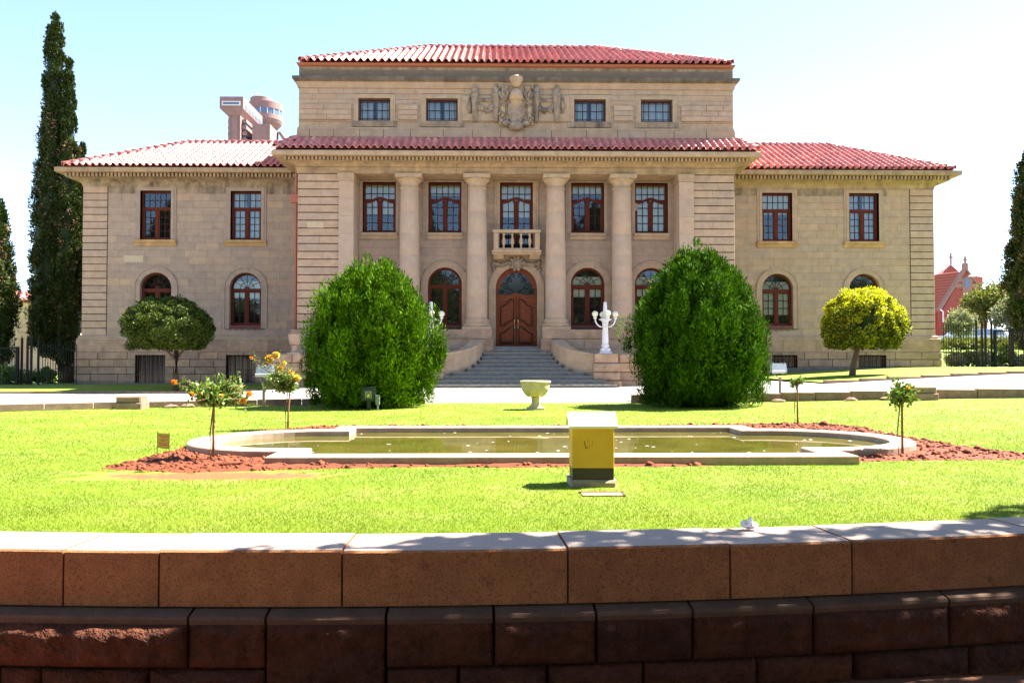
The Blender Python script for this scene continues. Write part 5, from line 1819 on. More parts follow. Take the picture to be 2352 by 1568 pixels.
conifer(-3.93, 20.3, 3.52, 1.56, PROF_L, 'thuja', 'rounded bright green conifer bush left of the steps', 31, 0.05, [(-.08, 3.42, .2), (.34, 3.36, .2), (.18, 3.25, .2), (-.5, 3.1, .2), (-1.15, 2.6, .2), (.8, 2.85, .2)])
PROF_R = [(0, .78), (.1, .92), (.28, 1.0), (.48, .99), (.64, .88), (.78, .71), (.91, .46), (1, .22)]
conifer(4.15, 20.3, 3.86, 1.62, PROF_R, 'thuja_b', 'taller dark green conifer bush right of the steps', 47, -0.05, [(-.05, 3.76, .22), (-.45, 3.5, .2), (.3, 3.45, .22), (.75, 3.1, .2), (1.15, 2.6, .2), (-.85, 3.05, .2)])

# -------- round clipped trees
def round_tree(cx, cy, zc, R, Hc, mat, label, seed, trunk_pts, limbs, flat=.5):
    rng = np.random.default_rng(seed)
    z0 = trunk_pts[0][2]
    t = thing('round_tree', (trunk_pts[0][0], trunk_pts[0][1], z0), label, 'tree', 'ball-clipped trees before the wings')
    m = MB().tube(trunk_pts, np.linspace(.13, .075, len(trunk_pts)), 9)
    for l in limbs:
        m.tube(l, np.linspace(.06, .025, len(l)), 6)
    m.build('trunk', 'bark', t, True)
    K = 420
    d = unit(rng.normal(size=(K, 3)))
    d[:, 2] = np.where(d[:, 2] < -flat, -flat - .1 * rng.random(K), d[:, 2])
    lump = 1 + .03 * np.sin(4 * np.arctan2(d[:, 1], d[:, 0]) + seed) + .03 * np.sin(9 * d[:, 0] + 6 * d[:, 2])
    cen = np.array([cx, cy, zc]) + d * np.array([R, R, Hc]) * (lump * rng.uniform(.86, .95, K))[:, None]
    sz = rng.uniform(.12, .22, K)
    rad_ = np.stack([sz, sz, sz * .85], -1)
    V, F = clump_leaves(cen, rad_, 110, .075, .048, up=.25, jit=.6, rng=rng, shell=.7, axis=(cx, cy, zc - .1))
    fastmesh('crown', V, F, mat, t)
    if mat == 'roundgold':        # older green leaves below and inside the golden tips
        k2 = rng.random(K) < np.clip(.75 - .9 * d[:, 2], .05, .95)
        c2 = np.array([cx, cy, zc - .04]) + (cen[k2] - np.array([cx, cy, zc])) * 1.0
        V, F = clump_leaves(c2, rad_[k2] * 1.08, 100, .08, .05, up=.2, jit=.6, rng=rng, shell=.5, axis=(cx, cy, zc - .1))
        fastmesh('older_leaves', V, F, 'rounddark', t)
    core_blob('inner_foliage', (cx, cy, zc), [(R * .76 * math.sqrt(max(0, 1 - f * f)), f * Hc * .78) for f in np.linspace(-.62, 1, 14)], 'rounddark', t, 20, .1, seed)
    return t
X = XU(404, 33.2, 800); zb = gz(X, 33.2) + .12
zt = ZV(818, 33.2)
round_tree(XU(386, 33.2), 33.2, ZV(756, 33.2), 1.72, ZV(690, 33.2) - ZV(756, 33.2) + .12, 'rounddark', 'dark green ball-clipped tree before the left wing, crown wider than tall', 5,
           [(X, 33.2, zb - .05), (X + .02, 33.2, zb + .5), (X + .03, 33.2, zt), (X, 33.2, zt + .4)],
           [[(X + .03, 33.2, zt - .15), (X - .35, 33.1, zt + .25), (X - .8, 33.1, zt + .7)], [(X + .03, 33.2, zt - .1), (X + .3, 33.3, zt + .3), (X + .6, 33.2, zt + .8)]])
X = XU(1957, 30.6, 850); zb = gz(X, 30.6) + .12
xt = XU(1972, 30.6); zt = ZV(795, 30.6)
round_tree(XU(1983, 30.6), 30.6, ZV(744, 30.6), 1.44, ZV(672, 30.6) - ZV(748, 30.6) + .10, 'roundgold', 'golden-leaved ball-clipped tree on a leaning trunk before the right wing', 9,
           [(X, 30.6, zb - .05), (X + .05, 30.6, zb + .35), (xt - .02, 30.6, zt), (xt + .05, 30.6, zt + .4)],
           [[(xt - .03, 30.6, zt - .05), (xt - .3, 30.5, zt + .14), (xt - .75, 30.6, zt + .4)], [(xt, 30.6, zt - .08), (xt + .45, 30.5, zt + .12), (xt + .9, 30.6, zt + .45)], [(xt, 30.6, zt), (xt - .1, 30.9, zt + .5)]])

# -------- cypresses
def cypress(base, spires, label, seed, trunk_r=.28, cones=True):
    """spires: [(x, y, ztop, [(t, radius)...], zbottom)]"""
    rng = np.random.default_rng(seed)
    t = thing('cypress_tree', base, label, 'tree', 'tall cypresses')
    m = MB()
    Vs, Fs, off = [], [], 0
    Vc, Fc, offc = [], [], 0
    for (x, y, zt, prof, zb) in spires:
        H = zt - zb
        m.tube([(base[0] + (x - base[0]) * .2, base[1] + (y - base[1]) * .2, base[2] - .1), (base[0] + (x - base[0]) * .4, base[1], base[2] + (zb - base[2]) + .2), (x, y, zb + H * .3), (x, y, zb + H * .7)], [trunk_r, trunk_r * .8, trunk_r * .5, trunk_r * .2], 10)
        area = np.mean([p[1] for p in prof]) * H
        K = int(area * 75)
        tt = rng.random(K)
        w_ = prof_r(prof, tt)
        keep = rng.random(K) < np.clip(w_ / max(p[1] for p in prof) + .25, 0, 1)
        tt, w_ = tt[keep], w_[keep]; K = len(tt)
        a = rng.uniform(0, 2 * np.pi, K)
        r_ = w_ * rng.uniform(.62, 1.0, K) * (1 + .12 * np.sin(3 * a + tt * 13 + seed))
        sz = rng.uniform(.13, .28, K) * np.clip(w_ / .8 + .3, .5, 1.1)
        cen = np.stack([x + r_ * np.cos(a), y + r_ * np.sin(a), zb + tt * (H - .3)], -1)
        rad_ = np.stack([sz * .75, sz * .75, sz * 1.7], -1)
        V, F = clump_leaves(cen, rad_, 80, .16, .075, up=1.0, jit=.4, rng=rng, shell=.6, axis=(x, y, zb + H * .5), axisz=.06)
        Vs.append(V); Fs.append(F + off); off += len(V)
        core_blob('inner_foliage', (x, y, zb), [(prof_r(prof, f) * .72, f * (H - .6)) for f in np.linspace(0, .96, 22)], 'cypress', t, 12, .25, seed)
        if cones:
            sel = rng.random(K) < .5 * (tt < .75)
            c2 = cen[sel] + rng.normal(size=(sel.sum(), 3)) * .1
            V, F = clump_leaves(c2, rad_[sel] * .85, 20, .10, .07, up=.6, jit=.7, rng=rng, shell=.2)
            Vc.append(V); Fc.append(F + offc); offc += len(V)
    m.build('trunk', 'bark', t, True)
    fastmesh('crown', np.concatenate(Vs), np.concatenate(Fs), 'cypress', t)
    if Vc:
        tag(fastmesh('dry_tips', np.concatenate(Vc), np.concatenate(Fc), 'cone', t), kind='stuff')
    return t
def cx_(u, Y): return XU(u, Y, 600)
Yc_ = 43.5
sc = Yc_ / FPX
bx_, bz_ = XU(162, Yc_, 850), gz(XU(162, Yc_, 850), Yc_)
cypress((bx_, Yc_, bz_), [
    (cx_(119, Yc_), Yc_, ZV(32, Yc_), [(0, .5), (.04, .9), (.14, 1.08), (.3, 1.02), (.45, .9), (.58, .68), (.70, .52), (.82, .44), (.90, .38), (.95, .34), (.98, .24), (1, .06)], ZV(815, Yc_)),
    (cx_(161, Yc_), Yc_ - .3, ZV(138, Yc_), [(0, .4), (.1, .8), (.3, .76), (.5, .55), (.68, .38), (.80, .26), (.93, .18), (1, .05)], ZV(838, Yc_)),
    (cx_(176, Yc_), Yc_ + .4, ZV(322, Yc_), [(0, .2), (.2, .45), (.6, .40), (.85, .25), (1, .05)], ZV(760, Yc_)),
], 'tall twin-topped cypress rising beside the left end of the building', 3, .36)
Y2 = 40.5
cypress((XU(4, Y2, 850), Y2, gz(-24, Y2)), [(XU(-12, Y2, 700), Y2, ZV(418, Y2), [(0, .45), (.08, .85), (.35, .92), (.6, .75), (.8, .42), (1, .08)], ZV(835, Y2))],
        'cypress cut off by the left edge of the picture', 8, .26)
Y3 = 41.0
cypress((XU(2385, Y3, 800), Y3, gz(25, Y3)), [(XU(2372, Y3, 600), Y3, ZV(318, Y3), [(0, .55), (.1, 1.0), (.3, 1.25), (.5, 1.15), (.7, .85), (.86, .55), (1, .10)], ZV(800, Y3))],
        'dark cypress cut off by the right edge of the picture', 14, .3)

# -------- roses
def rose(u, v, crown, label, seed, petals, nleaf=420, stake=True, lean=0.0, name='rose_bush', extra=()):
    """crown = (u0,u1,v0,v1) in the picture; v1 is where the stem enters it"""
    rng = np.random.default_rng(seed)
    X, Y = gr(u, v, .03)
    u0, u1, v0, v1 = crown
    x0, x1 = XU(u0, Y, v0), XU(u1, Y, v0)
    zt, zb = ZV(v0, Y), ZV(v1, Y)
    t = thing(name, (X, Y, .02), label, 'rose', 'standard roses beside the pond')
    xc = (x0 + x1) / 2
    m = MB()
    xs_ = X + lean * .5
    m.tube([(X, Y, -.02), (X + lean * .3, Y, (zb) * .5), (xs_ + lean, Y, zb), (xs_ + lean, Y, zb + .06)], [.016, .014, .013, .011], 7)
    if stake:
        m.tube([(X - .035, Y + .02, -.02), (X - .045, Y + .02, zb * .5), (X - .01, Y + .02, zb + .03)], .008, 5)
    hub = np.array([xs_ + lean, Y, zb + .03])
    R = (x1 - x0) / 2; Hh = zt - zb
    tips = []
    nb = max(7, int(nleaf / 30))
    for k in range(nb):
        a = rng.uniform(0, 2 * np.pi); f = rng.uniform(.35, 1.0)
        tip = np.array([xc + R * f * math.cos(a), Y + min(R, .4) * f * math.sin(a), zb + Hh * rng.uniform(.15, .95) * (1.1 - .45 * f)])
        mid = (hub + tip) / 2 + np.array([0, 0, .04])
        m.tube([hub, mid, tip], [.008, .006, .003], 4)
        tips.append((hub, mid, tip))
    for (eu, ev) in extra:
        ex, ez = at(eu, ev, Y)
        tip = np.array([ex, Y - .02, ez]); mid = (hub + tip) / 2 + np.array([0, 0, .05])
        m.tube([hub, mid, tip], [.008, .006, .003], 4)
        tips.append((hub, mid, tip))
    m.build('cane', 'cane', t, True)
    per = nleaf // len(tips)
    P = []
    for h, md, tp in tips:
        f = rng.uniform(.25, 1.0, per)
        q = np.where(f[:, None] < .5, h + (md - h) * (f[:, None] * 2), md + (tp - md) * (f[:, None] * 2 - 1))
        P.append(q + rng.normal(size=(per, 3)) * .028)
    P = np.concatenate(P)
    D = unit(rng.normal(size=P.shape) + np.array([0, 0, .15]))
    V, F = leaf_mesh(P, D, rng.uniform(.035, .065, len(P)), rng.uniform(.025, .042, len(P)), .2, rng)
    fastmesh('leaves', V, F, 'roseleaf', t)
    for (pu, pv, r_, pm) in petals:
        x_, z_ = at(pu, pv, Y - .12)
        c = np.array([x_, Y - .12, z_])
        n = 26
        d = unit(rng.normal(size=(n, 3)) + np.array([0, -.2, .3]))
        V, F = leaf_mesh(c + d * r_ * .25, unit(d + rng.normal(size=d.shape) * .5), r_ * 1.1, r_ * 1.3, .35, rng)
        fastmesh('blossom', V, F, pm, t)
    return t
rose(490, 1052, (425, 572, 858, 935), 'orange flowering standard rose nearest the small yellow sign', 61,
     [(400, 878, .028, 'petalr'), (441, 905, .026, 'petal'), (459, 903, .018, 'petal'), (508, 912, .036, 'petaly'), (559, 921, .034, 'petaly'), (571, 906, .034, 'petal')],
     1700, extra=((402, 880), (418, 868), (440, 903), (572, 905), (560, 918), (503, 858), (548, 862)))
rose(661, 982, (605, 698, 830, 905), 'yellow flowering standard rose in front of the left floodlight', 62,
     [(619, 824, .062, 'petaly'), (634, 816, .052, 'petaly'), (645, 845, .042, 'petaly'), (668, 857, .042, 'petaly'), (682, 868, .050, 'petaly'), (577, 822, .025, 'petal'), (652, 833, .03, 'petaly')],
     1700, lean=.02, extra=((580, 818), (590, 836), (622, 822), (636, 812), (655, 830), (678, 850), (640, 838)))
rose(1832, 973, (1812, 1852, 857, 888), 'thin young standard rose with a pale tuft behind the right end of the pond', 63, [], 240)
rose(2073, 1042, (2038, 2102, 876, 926), 'small leafy standard rose right of the pond on a straight stem', 64, [(2086, 890, .018, 'petaly')], 620, extra=((2050, 870), (2104, 893), (2046, 930), (2060, 940)))

# -------- grass
def blades(name, n, xr_, yr_, h0, h1, wdt, label, seed, dens=None):
    rng = np.random.default_rng(seed)
    # even density on screen: sample 1/y
    u_ = rng.random(n)
    y = 1 / (1 / yr_[0] + (1 / yr_[1] - 1 / yr_[0]) * u_)
    x = rng.uniform(-1, 1, n) * np.minimum(2.0 + .95 * y, 19.5)
    ok = (y > wall_y(x, -.52)) & (y < y_near(x) - .08) & ~in_poly(x, y, BED)
    ok &= ~((np.abs(x - .02) < .22) & (np.abs(y - 7.42) < .21))
    ok &= ~((np.abs(x - .05) < .17) & (np.abs(y - 6.84) < .07))
    bare = np.hypot((x + 3.55) / 1.35, (y - 8.02) / .36) + .4 * vnoise(np.stack([x, y], -1) * 5, 2)
    ok &= ~((bare < .95) & (rng.random(n) < .93))
    x, y = x[ok], y[ok]
    n = len(x)
    sc_ = np.clip(y / 8, .8, 2.2)
    h = rng.uniform(h0, h1, n) * np.clip(sc_, 1, 1.3)
    w_ = wdt * sc_
    a = rng.uniform(0, 2 * np.pi, n)
    lx, ly = rng.normal(size=n) * h * .55, rng.normal(size=n) * h * .55
    z = g(x, y) - .003
    V = np.stack([np.stack([x - np.cos(a) * w_, y - np.sin(a) * w_, z], -1), np.stack([x + np.cos(a) * w_, y + np.sin(a) * w_, z], -1), np.stack([x + lx, y + ly, z + h], -1)], 1).reshape(-1, 3)
    F = np.arange(3 * n).reshape(-1, 3)
    return tag(fastmesh(name, V, F, 'blade'), label, 'grass', kind='stuff')
blades('lawn_grass', 860000, None, (5.2, 21.8), .010, .024, .0028, 'short mown grass of the sunlit lawn', 71)

# =================================================================== SMALL THINGS ON THE LAWN
# yellow service box
bxx, byy = .02, 7.24
t = thing('service_box', (bxx, byy, 0), 'yellow painted service box with pale gabled lid and black foot band', 'box')
m = MB().box(bxx - .205, bxx + .205, byy, byy + .36, -.03, .062, .02)
m.v = [(a + random.uniform(-.006, .006), b_ + random.uniform(-.006, .006), c + random.uniform(-.004, .004)) for a, b_, c in m.v]
m.build('concrete_plinth', 'concrete', t)
zb0, zb1, zb2, zb3 = .062, .165, .50, .525
MB().box(bxx - .183, bxx + .183, byy + .03, byy + .33, zb0, zb1, .004).build('black_band', 'blackpaint', t)
body = MB().box(bxx - .185, bxx + .185, byy + .028, byy + .332, zb1, zb3, .004).build('body', 'yellow', t)
ym = byy + .18
m = MB()
ro = [(byy - .01, zb3 - .012), (byy - .01, zb3 + .010), (ym, zb3 + .125), (byy + .37, zb3 + .010), (byy + .37, zb3 - .012), (byy + .35, zb3 - .012), (ym, zb3 + .09), (byy + .01, zb3 - .012)]
m.extrude_x([(p[0], p[1]) for p in ro][::-1], bxx - .215, bxx + .215)
m.build('lid', 'yellowroof', t)
MB().extrude_x([(byy + .03, zb3), (byy + .33, zb3), (ym, zb3 + .085)][::-1], bxx - .185, bxx + .185).build('gable', 'yellow', t)
m = MB()
yk = byy + .0265
for pts in ([(-.078, .405), (-.070, .365), (-.062, .335), (-.056, .338), (-.053, .352)], [(-.050, .43), (-.045, .40), (-.047, .38)], [(-.034, .37), (-.032, .35), (-.038, .335)], [(-.010, .415), (-.007, .38), (-.009, .35)]):
    for p, q in zip(pts[:-1], pts[1:]):
        w_ = .0035 if pts[0][0] == -.078 else .0013
        m.quad((bxx + p[0] - w_, yk, p[1]), (bxx + q[0] - w_, yk, q[1]), (bxx + q[0] + w_, yk, q[1]), (bxx + p[0] + w_, yk, p[1]))
m.build('scratch_mark', 'ink', body)
MB().ball((bxx + .187, byy + .1, .485), .008, 8).build('lock_knob', 'white', body)
# access cover in the lawn
m = MB().box(-.13, .20, 6.745, 6.905, -.02, .006)
c = thing('access_cover', (.03, 6.84, 0), 'flat concrete access cover set in the grass before the yellow box', 'cover')
MB().box(-.125, .205, 6.75, 6.90, -.02, .012, .0).build('cover_slab', 'kerb', c)
MB().box(-.145, .225, 6.905, 6.922, -.02, .016).build('frame_edge', 'mortar', c)
MB().box(.208, .226, 6.74, 6.904, -.02, .014).build('frame_edge', 'mortar', c)
# notice on wire legs
xn, yn = gr(376, 1060, .03)
t = thing('garden_notice', (xn, yn, .02), 'small yellow notice board on wire legs in the red soil', 'sign')
x0, x1 = XU(362, yn, 1010), XU(389, yn, 1010)
z0, z1 = ZV(1026, yn), ZV(995, yn)
for xx, dz in ((x0, .008), (x1, -.008)):
    MB().tube([(xx - .005, yn, -.02), (xx, yn, z1 + dz + .02)], .0035, 5).build('wire_leg', 'iron', t)
for zz in (z0 - .004, z1 + .004):
    MB().tube([(x0, yn, zz + .006), (x1, yn, zz - .006)], .003, 5).build('cross_wire', 'iron', t)
m = MB(); m.v = [(x0 + .005, yn - .004, z0 + .005), (x1 - .005, yn - .004, z0 - .006), (x1 - .005, yn - .004, z1 - .006), (x0 + .005, yn - .004, z1 + .005), (x0 + .005, yn + .003, z0 + .005), (x1 - .005, yn + .003, z0 - .006), (x1 - .005, yn + .003, z1 - .006), (x0 + .005, yn + .003, z1 + .005)]
m.f = [(0, 1, 2, 3), (7, 6, 5, 4), (0, 4, 5, 1), (1, 5, 6, 2), (2, 6, 7, 3), (3, 7, 4, 0)]
bd = m.build('board', 'signyellow', t)
m = MB()
for fz, f0, f1 in ((.88, .08, .92), (.77, .24, .78), (.58, .10, .86), (.47, .34, .64), (.29, .10, .86), (.18, .18, .80)):
    f = f0
    while f < f1:
        l = min(random.uniform(.05, .14), f1 - f)
        xa_, xb_ = x0 + (x1 - x0) * f, x0 + (x1 - x0) * (f + l)
        zz = z0 + (z1 - z0) * fz - .010 * (f - .5)
        m.quad((xa_, yn - .0052, zz - .0028), (xb_, yn - .0052, zz - .0028), (xb_, yn - .0052, zz + .0028), (xa_, yn - .0052, zz + .0028))
        f += l + .03
m.build('blurred_lettering', 'ink', bd)
# flat stone in the bed
xs_, ys_ = gr(527, 1066, .03)
m = MB().box(xs_ - .14, xs_ + .12, ys_ - .06, ys_ + .05, .01, .055, .012)
m.v = [(a + random.uniform(-.02, .02), b_ + random.uniform(-.01, .01), c_ + random.uniform(-.008, .012)) for a, b_, c_ in m.v]
tag(m.build('flat_stone', 'clod'), 'flat red stone lying in the soil beside the rose stem', 'stone')
# crumpled paper on the coping
xp, yp_ = gr(1722, 1214, .035)
n = 0
V = []
m = MB().ball((xp, yp_, .062), .038, 9, (1.25, .9, .75))
m.v = [(a + random.gauss(0, .009), b_ + random.gauss(0, .009), max(.036, c_ + random.gauss(0, .008))) for a, b_, c_ in m.v]
m.quad((xp - .002, yp_, .08), (xp + .03, yp_ + .01, .075), (xp + .012, yp_, .108), (xp - .006, yp_ + .01, .112))
m.quad((xp + .02, yp_ - .01, .045), (xp + .052, yp_, .04), (xp + .048, yp_ + .01, .065), (xp + .02, yp_ + .01, .075))
tag(m.build('crumpled_paper', 'paper'), 'crumpled white paper lying on the wall coping', 'litter')

# floodlights
def flood(u, vb, head, label, lean, zoff=0.0):
    u0, u1, v0, v1 = head
    X, Y = gr(u, vb, zoff)
    z = gz(X, Y)
    t = thing('floodlight', (X, Y, z), label, 'floodlight', 'floodlights on posts')
    zt, zb = ZV(v0, Y), ZV(v1, Y)
    xc = (XU(u0, Y, v0) + XU(u1, Y, v0)) / 2; hw_ = (XU(u1, Y, v0) - XU(u0, Y, v0)) / 2
    MB().tube([(X, Y, z - .05), (X, Y, zb - .10)], .042, 8).build('post', 'post', t)
    m = MB()
    for s_ in (-1, 1):
        m.tube([(X, Y, zb - .12), (X + s_ * .08, Y, zb - .10), (xc + s_ * hw_ * .6, Y, zb)], .014, 6)
    m.build('yoke', 'greymetal', t)
    # housing: wedge, glass tilted down and back to the building
    h = zt - zb
    m = MB().extrude_x([(Y - .12, zb + .02), (Y - .14, zb + h * .25), (Y - .04, zt), (Y + .12, zt - .02), (Y + .16, zb + .05)][::-1], xc - hw_, xc + hw_)
    hs = m.build('housing', 'greymetal', t)
    m = MB().extrude_x([(Y - .125, zb + .015), (Y - .155, zb + .02), (Y - .155, zb + h * .28), (Y - .142, zb + h * .30)][::-1], xc - hw_ - .01, xc + hw_ * .70)
    m.build('gear_box', 'white', hs)
    MB().tube([(xc - hw_ * .8, Y - .03, zt + .005), (xc - hw_ * .8, Y - .03, zt + .03)], .014, 6).build('hinge', 'greymetal', hs)
    MB().tube([(xc + hw_ * .8, Y - .03, zt + .005), (xc + hw_ * .8, Y - .03, zt + .03)], .014, 6).build('hinge', 'greymetal', hs)
    return t
flood(606, 932, (591, 627, 839, 866), 'grey floodlight on a post behind the yellow rose', 0)
flood(1792, 912, (1771, 1804, 834, 858), 'grey floodlight on a post at the right side of the right conifer bush', 0, .12)

# green electrical box and pale meter box under the left bush
Yg = 18.68
xg0, xg1 = XU(830, Yg, 900), XU(861, Yg, 900)
zg0, zg1 = ZV(921, Yg), ZV(888, Yg)
t = thing('electrical_box', ((xg0 + xg1) / 2, Yg, 0), 'dark green electrical box with warning triangle under the left bush', 'electrical box')
hb = MB().box(xg0, xg1, Yg, Yg + .22, zg0, zg1, .01).build('cabinet', 'greenpaint', t)
MB().box(xg0 + .03, xg1 - .02, Yg - .012, Yg, zg0 + .02, zg1 - .03).build('cabinet_door', 'greenpaint', hb)
xs0 = XU(838.5, Yg, 900); xs1 = XU(854.5, Yg, 900); zs0, zs1 = ZV(914, Yg), ZV(897.5, Yg)
MB().box(xs0, xs1, Yg - .016, Yg - .012, zs0, zs1).build('warning_sign', 'palegreen', hb)
cxs = (xs0 + xs1) / 2
m = MB().prism([(xs0 + .012, zs0 + .018), (xs1 - .012, zs0 + .018), (cxs, zs1 - .012)], Yg - .0185, Yg - .0165)
m.build('warning_triangle', 'ink', hb)
M['signbright'] = plain('warning_yellow', (0.62, 0.50, 0.04), 0.6)
MB().prism([(xs0 + .035, zs0 + .032), (xs1 - .035, zs0 + .032), (cxs, zs1 - .05)], Yg - .0205, Yg - .019).build('warning_triangle_fill', 'signbright', hb)
MB().prism([(cxs - .010, zs0 + .06), (cxs + .004, zs0 + .065), (cxs - .002, zs0 + .05), (cxs + .012, zs0 + .055), (cxs, zs0 + .036), (cxs + .002, zs0 + .048)][::-1], Yg - .022, Yg - .021).build('warning_bolt', 'ink', hb)
MB().box(xg0 + .12, xg0 + .2, Yg + .05, Yg + .13, -.03, zg0).build('stand', 'greenpaint', t)
xm0, xm1 = XU(862.5, Yg, 915), XU(871.5, Yg, 915)
t = thing('meter_box', ((xm0 + xm1) / 2, Yg, 0), 'narrow pale green meter box beside the dark electrical box', 'meter box')
MB().box(xm0, xm1, Yg - .02, Yg + .08, ZV(929, Yg), ZV(907, Yg), .006).build('case', 'palegreen', t)
MB().box(xm0 + .012, xm1 - .035, Yg - .03, Yg - .018, ZV(926, Yg), ZV(913.5, Yg)).build('cover_plate', 'palegreen', t)
MB().tube([((xm0 + xm1) / 2, Yg + .04, -.05), ((xm0 + xm1) / 2, Yg + .04, ZV(928, Yg))], .02, 6).build('conduit', 'greymetal', t)

# =================================================================== FENCES
def fence(x0, x1, y, z0f, h, label, step=.115):
    t = thing('iron_fence', ((x0 + x1) / 2, y, 0), label, 'fence')
    x = x0
    k = 0
    while x < x1:
        z = z0f(x)
        m = MB().box(x - .011, x + .011, y - .011, y + .011, z, z + h - .08)
        m.v += [(x - .02, y - .011, z + h - .08), (x + .02, y - .011, z + h - .08), (x + .02, y + .011, z + h - .08), (x - .02, y + .011, z + h - .08), (x, y, z + h + .03)]
        i = len(m.v) - 5
        m.f += [(i, i + 1, i + 4), (i + 1, i + 2, i + 4), (i + 2, i + 3, i + 4), (i + 3, i, i + 4)]
        m.build('bar', 'iron', t)
        x += step; k += 1
    for f in (.12, .34, .86):
        MB().tube([(x0, y, z0f(x0) + h * f), (x1, y, z0f(x1) + h * f)], .018, 6).build('rail', 'iron', t)
    return t
def gate(x0, x1, y, z, h, label, thick=.07, mid=()):
    t = thing('iron_gate', ((x0 + x1) / 2, y, z), label, 'gate')
    for xx in (x0, x1):
        MB().box(xx - thick / 2, xx + thick / 2, y - thick / 2, y + thick / 2, z, z + h).build('gate_stile', 'iron', t)
    for zz in (z + .08, z + h - .06):
        MB().box(x0, x1, y - .025, y + .025, zz - .035, zz + .035).build('gate_rail', 'iron', t)
    n = max(2, int((x1 - x0) / .12))
    for k in range(1, n):
        xx = x0 + (x1 - x0) * k / n
        MB().tube([(xx, y, z + .08), (xx, y, z + h - .06)], .011, 5).build('bar', 'iron', t)
    MB().tube([(x0, y, z + .45), (x1, y, z + .45)], .012, 5).build('rail', 'iron', t)
    return t
def gpost(x, y, z, h, label, th=.07):
    t = thing('gate_post', (x, y, z), label, 'post', 'iron gate posts')
    MB().box(x - th / 2, x + th / 2, y - th / 2, y + th / 2, z - .05, z + h, .0).build('shaft', 'iron', t)
    MB().lathe([(th * .5, 0), (th * .6, .03), (th * .3, .05), (.01, .16)], (x, y, z + h), 8).build('finial', 'iron', t)
    return t
YF = 37.2
zl0 = gz(-24, YF)
xf = lambda u: XU(u, YF, 830)
fence(xf(98), xf(176), YF, lambda x: zl0 + .1, 1.85, 'black iron fence between the gate and the left corner of the building')
gate(xf(-40), xf(43), YF - .1, zl0 + .1, 1.72, 'black iron gate at the left edge of the picture', .12)
for k, (u, h) in enumerate(((50, 2.1), (63, 2.1), (72, 2.1), (88, 2.1))):
    gpost(xf(u), YF, zl0 + .08, h, '%s slim black post beside the left gate' % ('first', 'second', 'third', 'fourth')[k], .075)
zr0 = gz(22, YF) + .1
xf = lambda u: XU(u, YF, 830)
fence(xf(2168), xf(2240), YF, lambda x: gz(x, YF) + .1, 1.95, 'black iron fence between the right corner of the building and the gate')
gate(xf(2283), xf(2322), YF - .1, zr0, 1.72, 'narrow black gate leaf by the right gate posts', .11)
fence(xf(2328), xf(2420), YF, lambda x: gz(x, YF) + .1, 1.75, 'black iron fence running off the right edge of the picture')
for k, (u, h) in enumerate(((2243, 2.15), (2256, 2.1), (2264, 2.15), (2278, 2.1))):
    gpost(xf(u), YF, zr0 - .02, h, '%s slim dark post beside the right gate' % ('first', 'second', 'third', 'fourth')[k], .07)
gpost(xf(2324), YF + .02, zr0 - .02, 1.8, 'thick dark post at the far side of the right gate leaf', .17)

# =================================================================== BACKGROUND
# path strips behind the fences
def strip(name, pts, mat, up=.02):
    m = MB(); m.quad(*[(x, y, gz(x, y) + up) for x, y in pts])
    return tag(m.build(name, mat), kind='structure')
strip('path', [(-40, 40.2), (-19.9, 39.2), (-19.9, 41.2), (-40, 42)], 'drive')
strip('path', [(20.2, 38.0), (40, 38.0), (40, 39.6), (20.2, 39.6)], 'drive')

# low shrubs behind the fences
def shrub(cx, cy, R, H, mat, label, seed, K=40, per=60, ln=.12, group='shrubs behind the fences', stem=False, zc=None, cat='shrub', name='shrub'):
    rng = np.random.default_rng(seed)
    z0 = gz(cx, cy)
    t = thing(name, (cx, cy, z0), label, cat, group)
    d = unit(rng.normal(size=(K, 3)))
    c = np.array([cx, cy, z0 + (zc if zc else H * .5)]) + d * np.array([R, R, H * .5]) * rng.uniform(.4, .95, K)[:, None]
    c[:, 2] = np.maximum(c[:, 2], z0 + .05)
    sz = rng.uniform(.22, .4, K) * min(R, H) * .75
    V, F = clump_leaves(c, np.stack([sz, sz, sz], -1), per, ln, ln * .6, .3, .6, rng, .7)
    fastmesh('crown' if stem else 'foliage', V, F, mat, t)
    m = MB()
    zt = (zc if zc else H * .5)
    m.tube([(cx, cy, z0 - .1), (cx + .05, cy, z0 + zt * .6), (cx, cy, z0 + zt)], [.05 * max(1, R), .04 * max(1, R), .02], 7)
    for k in range(4):
        q = c[k]
        m.tube([(cx + .03, cy, z0 + zt * .5), tuple(q)], [.03 * max(1, R), .01], 5)
    m.build('trunk' if stem else 'stem', 'bark', t)
    return t
sl = ['leftmost low rose shrub behind the left gate', 'low shrub behind the left gate posts', 'dark low shrub behind the left fence']
for k, (u, Y, R, H) in enumerate(((15, 39, .7, 1.0), (62, 39.3, .55, .7), (112, 40, .6, .8))):
    shrub(XU(u, Y), Y, R, H, 'roseleaf', sl[k], 80 + k, 30, 50)
sr = ['flowering low shrub right of the building corner', 'low shrub left of the right gate posts', 'pale shrub behind the right gate posts', 'leafy shrub behind the right gate leaf', 'low shrub at the far right behind the fence']
for k, (u, Y, R, H) in enumerate(((2190, 40, .55, .7), (2222, 40.3, .6, .75), (2258, 40, .5, .8), (2300, 40.2, .65, .95), (2340, 40, .55, .6))):
    shrub(XU(u, Y), Y, R, H, 'greyleaf' if k % 2 == 0 else 'roseleaf', sr[k], 90 + k, 34, 50)
for k, (u, Y) in enumerate(((2185, 62), (2215, 63), (2245, 62), (2275, 64), (2310, 63), (2345, 62))):
    shrub(XU(u, Y), Y, 1.5, .8, 'bgtree', '%s clump of the clipped hedge on the rise at the right' % ('first', 'second', 'third', 'fourth', 'fifth', 'sixth')[k], 100 + k, 40, 40, .18, 'hedge clumps on the rise')
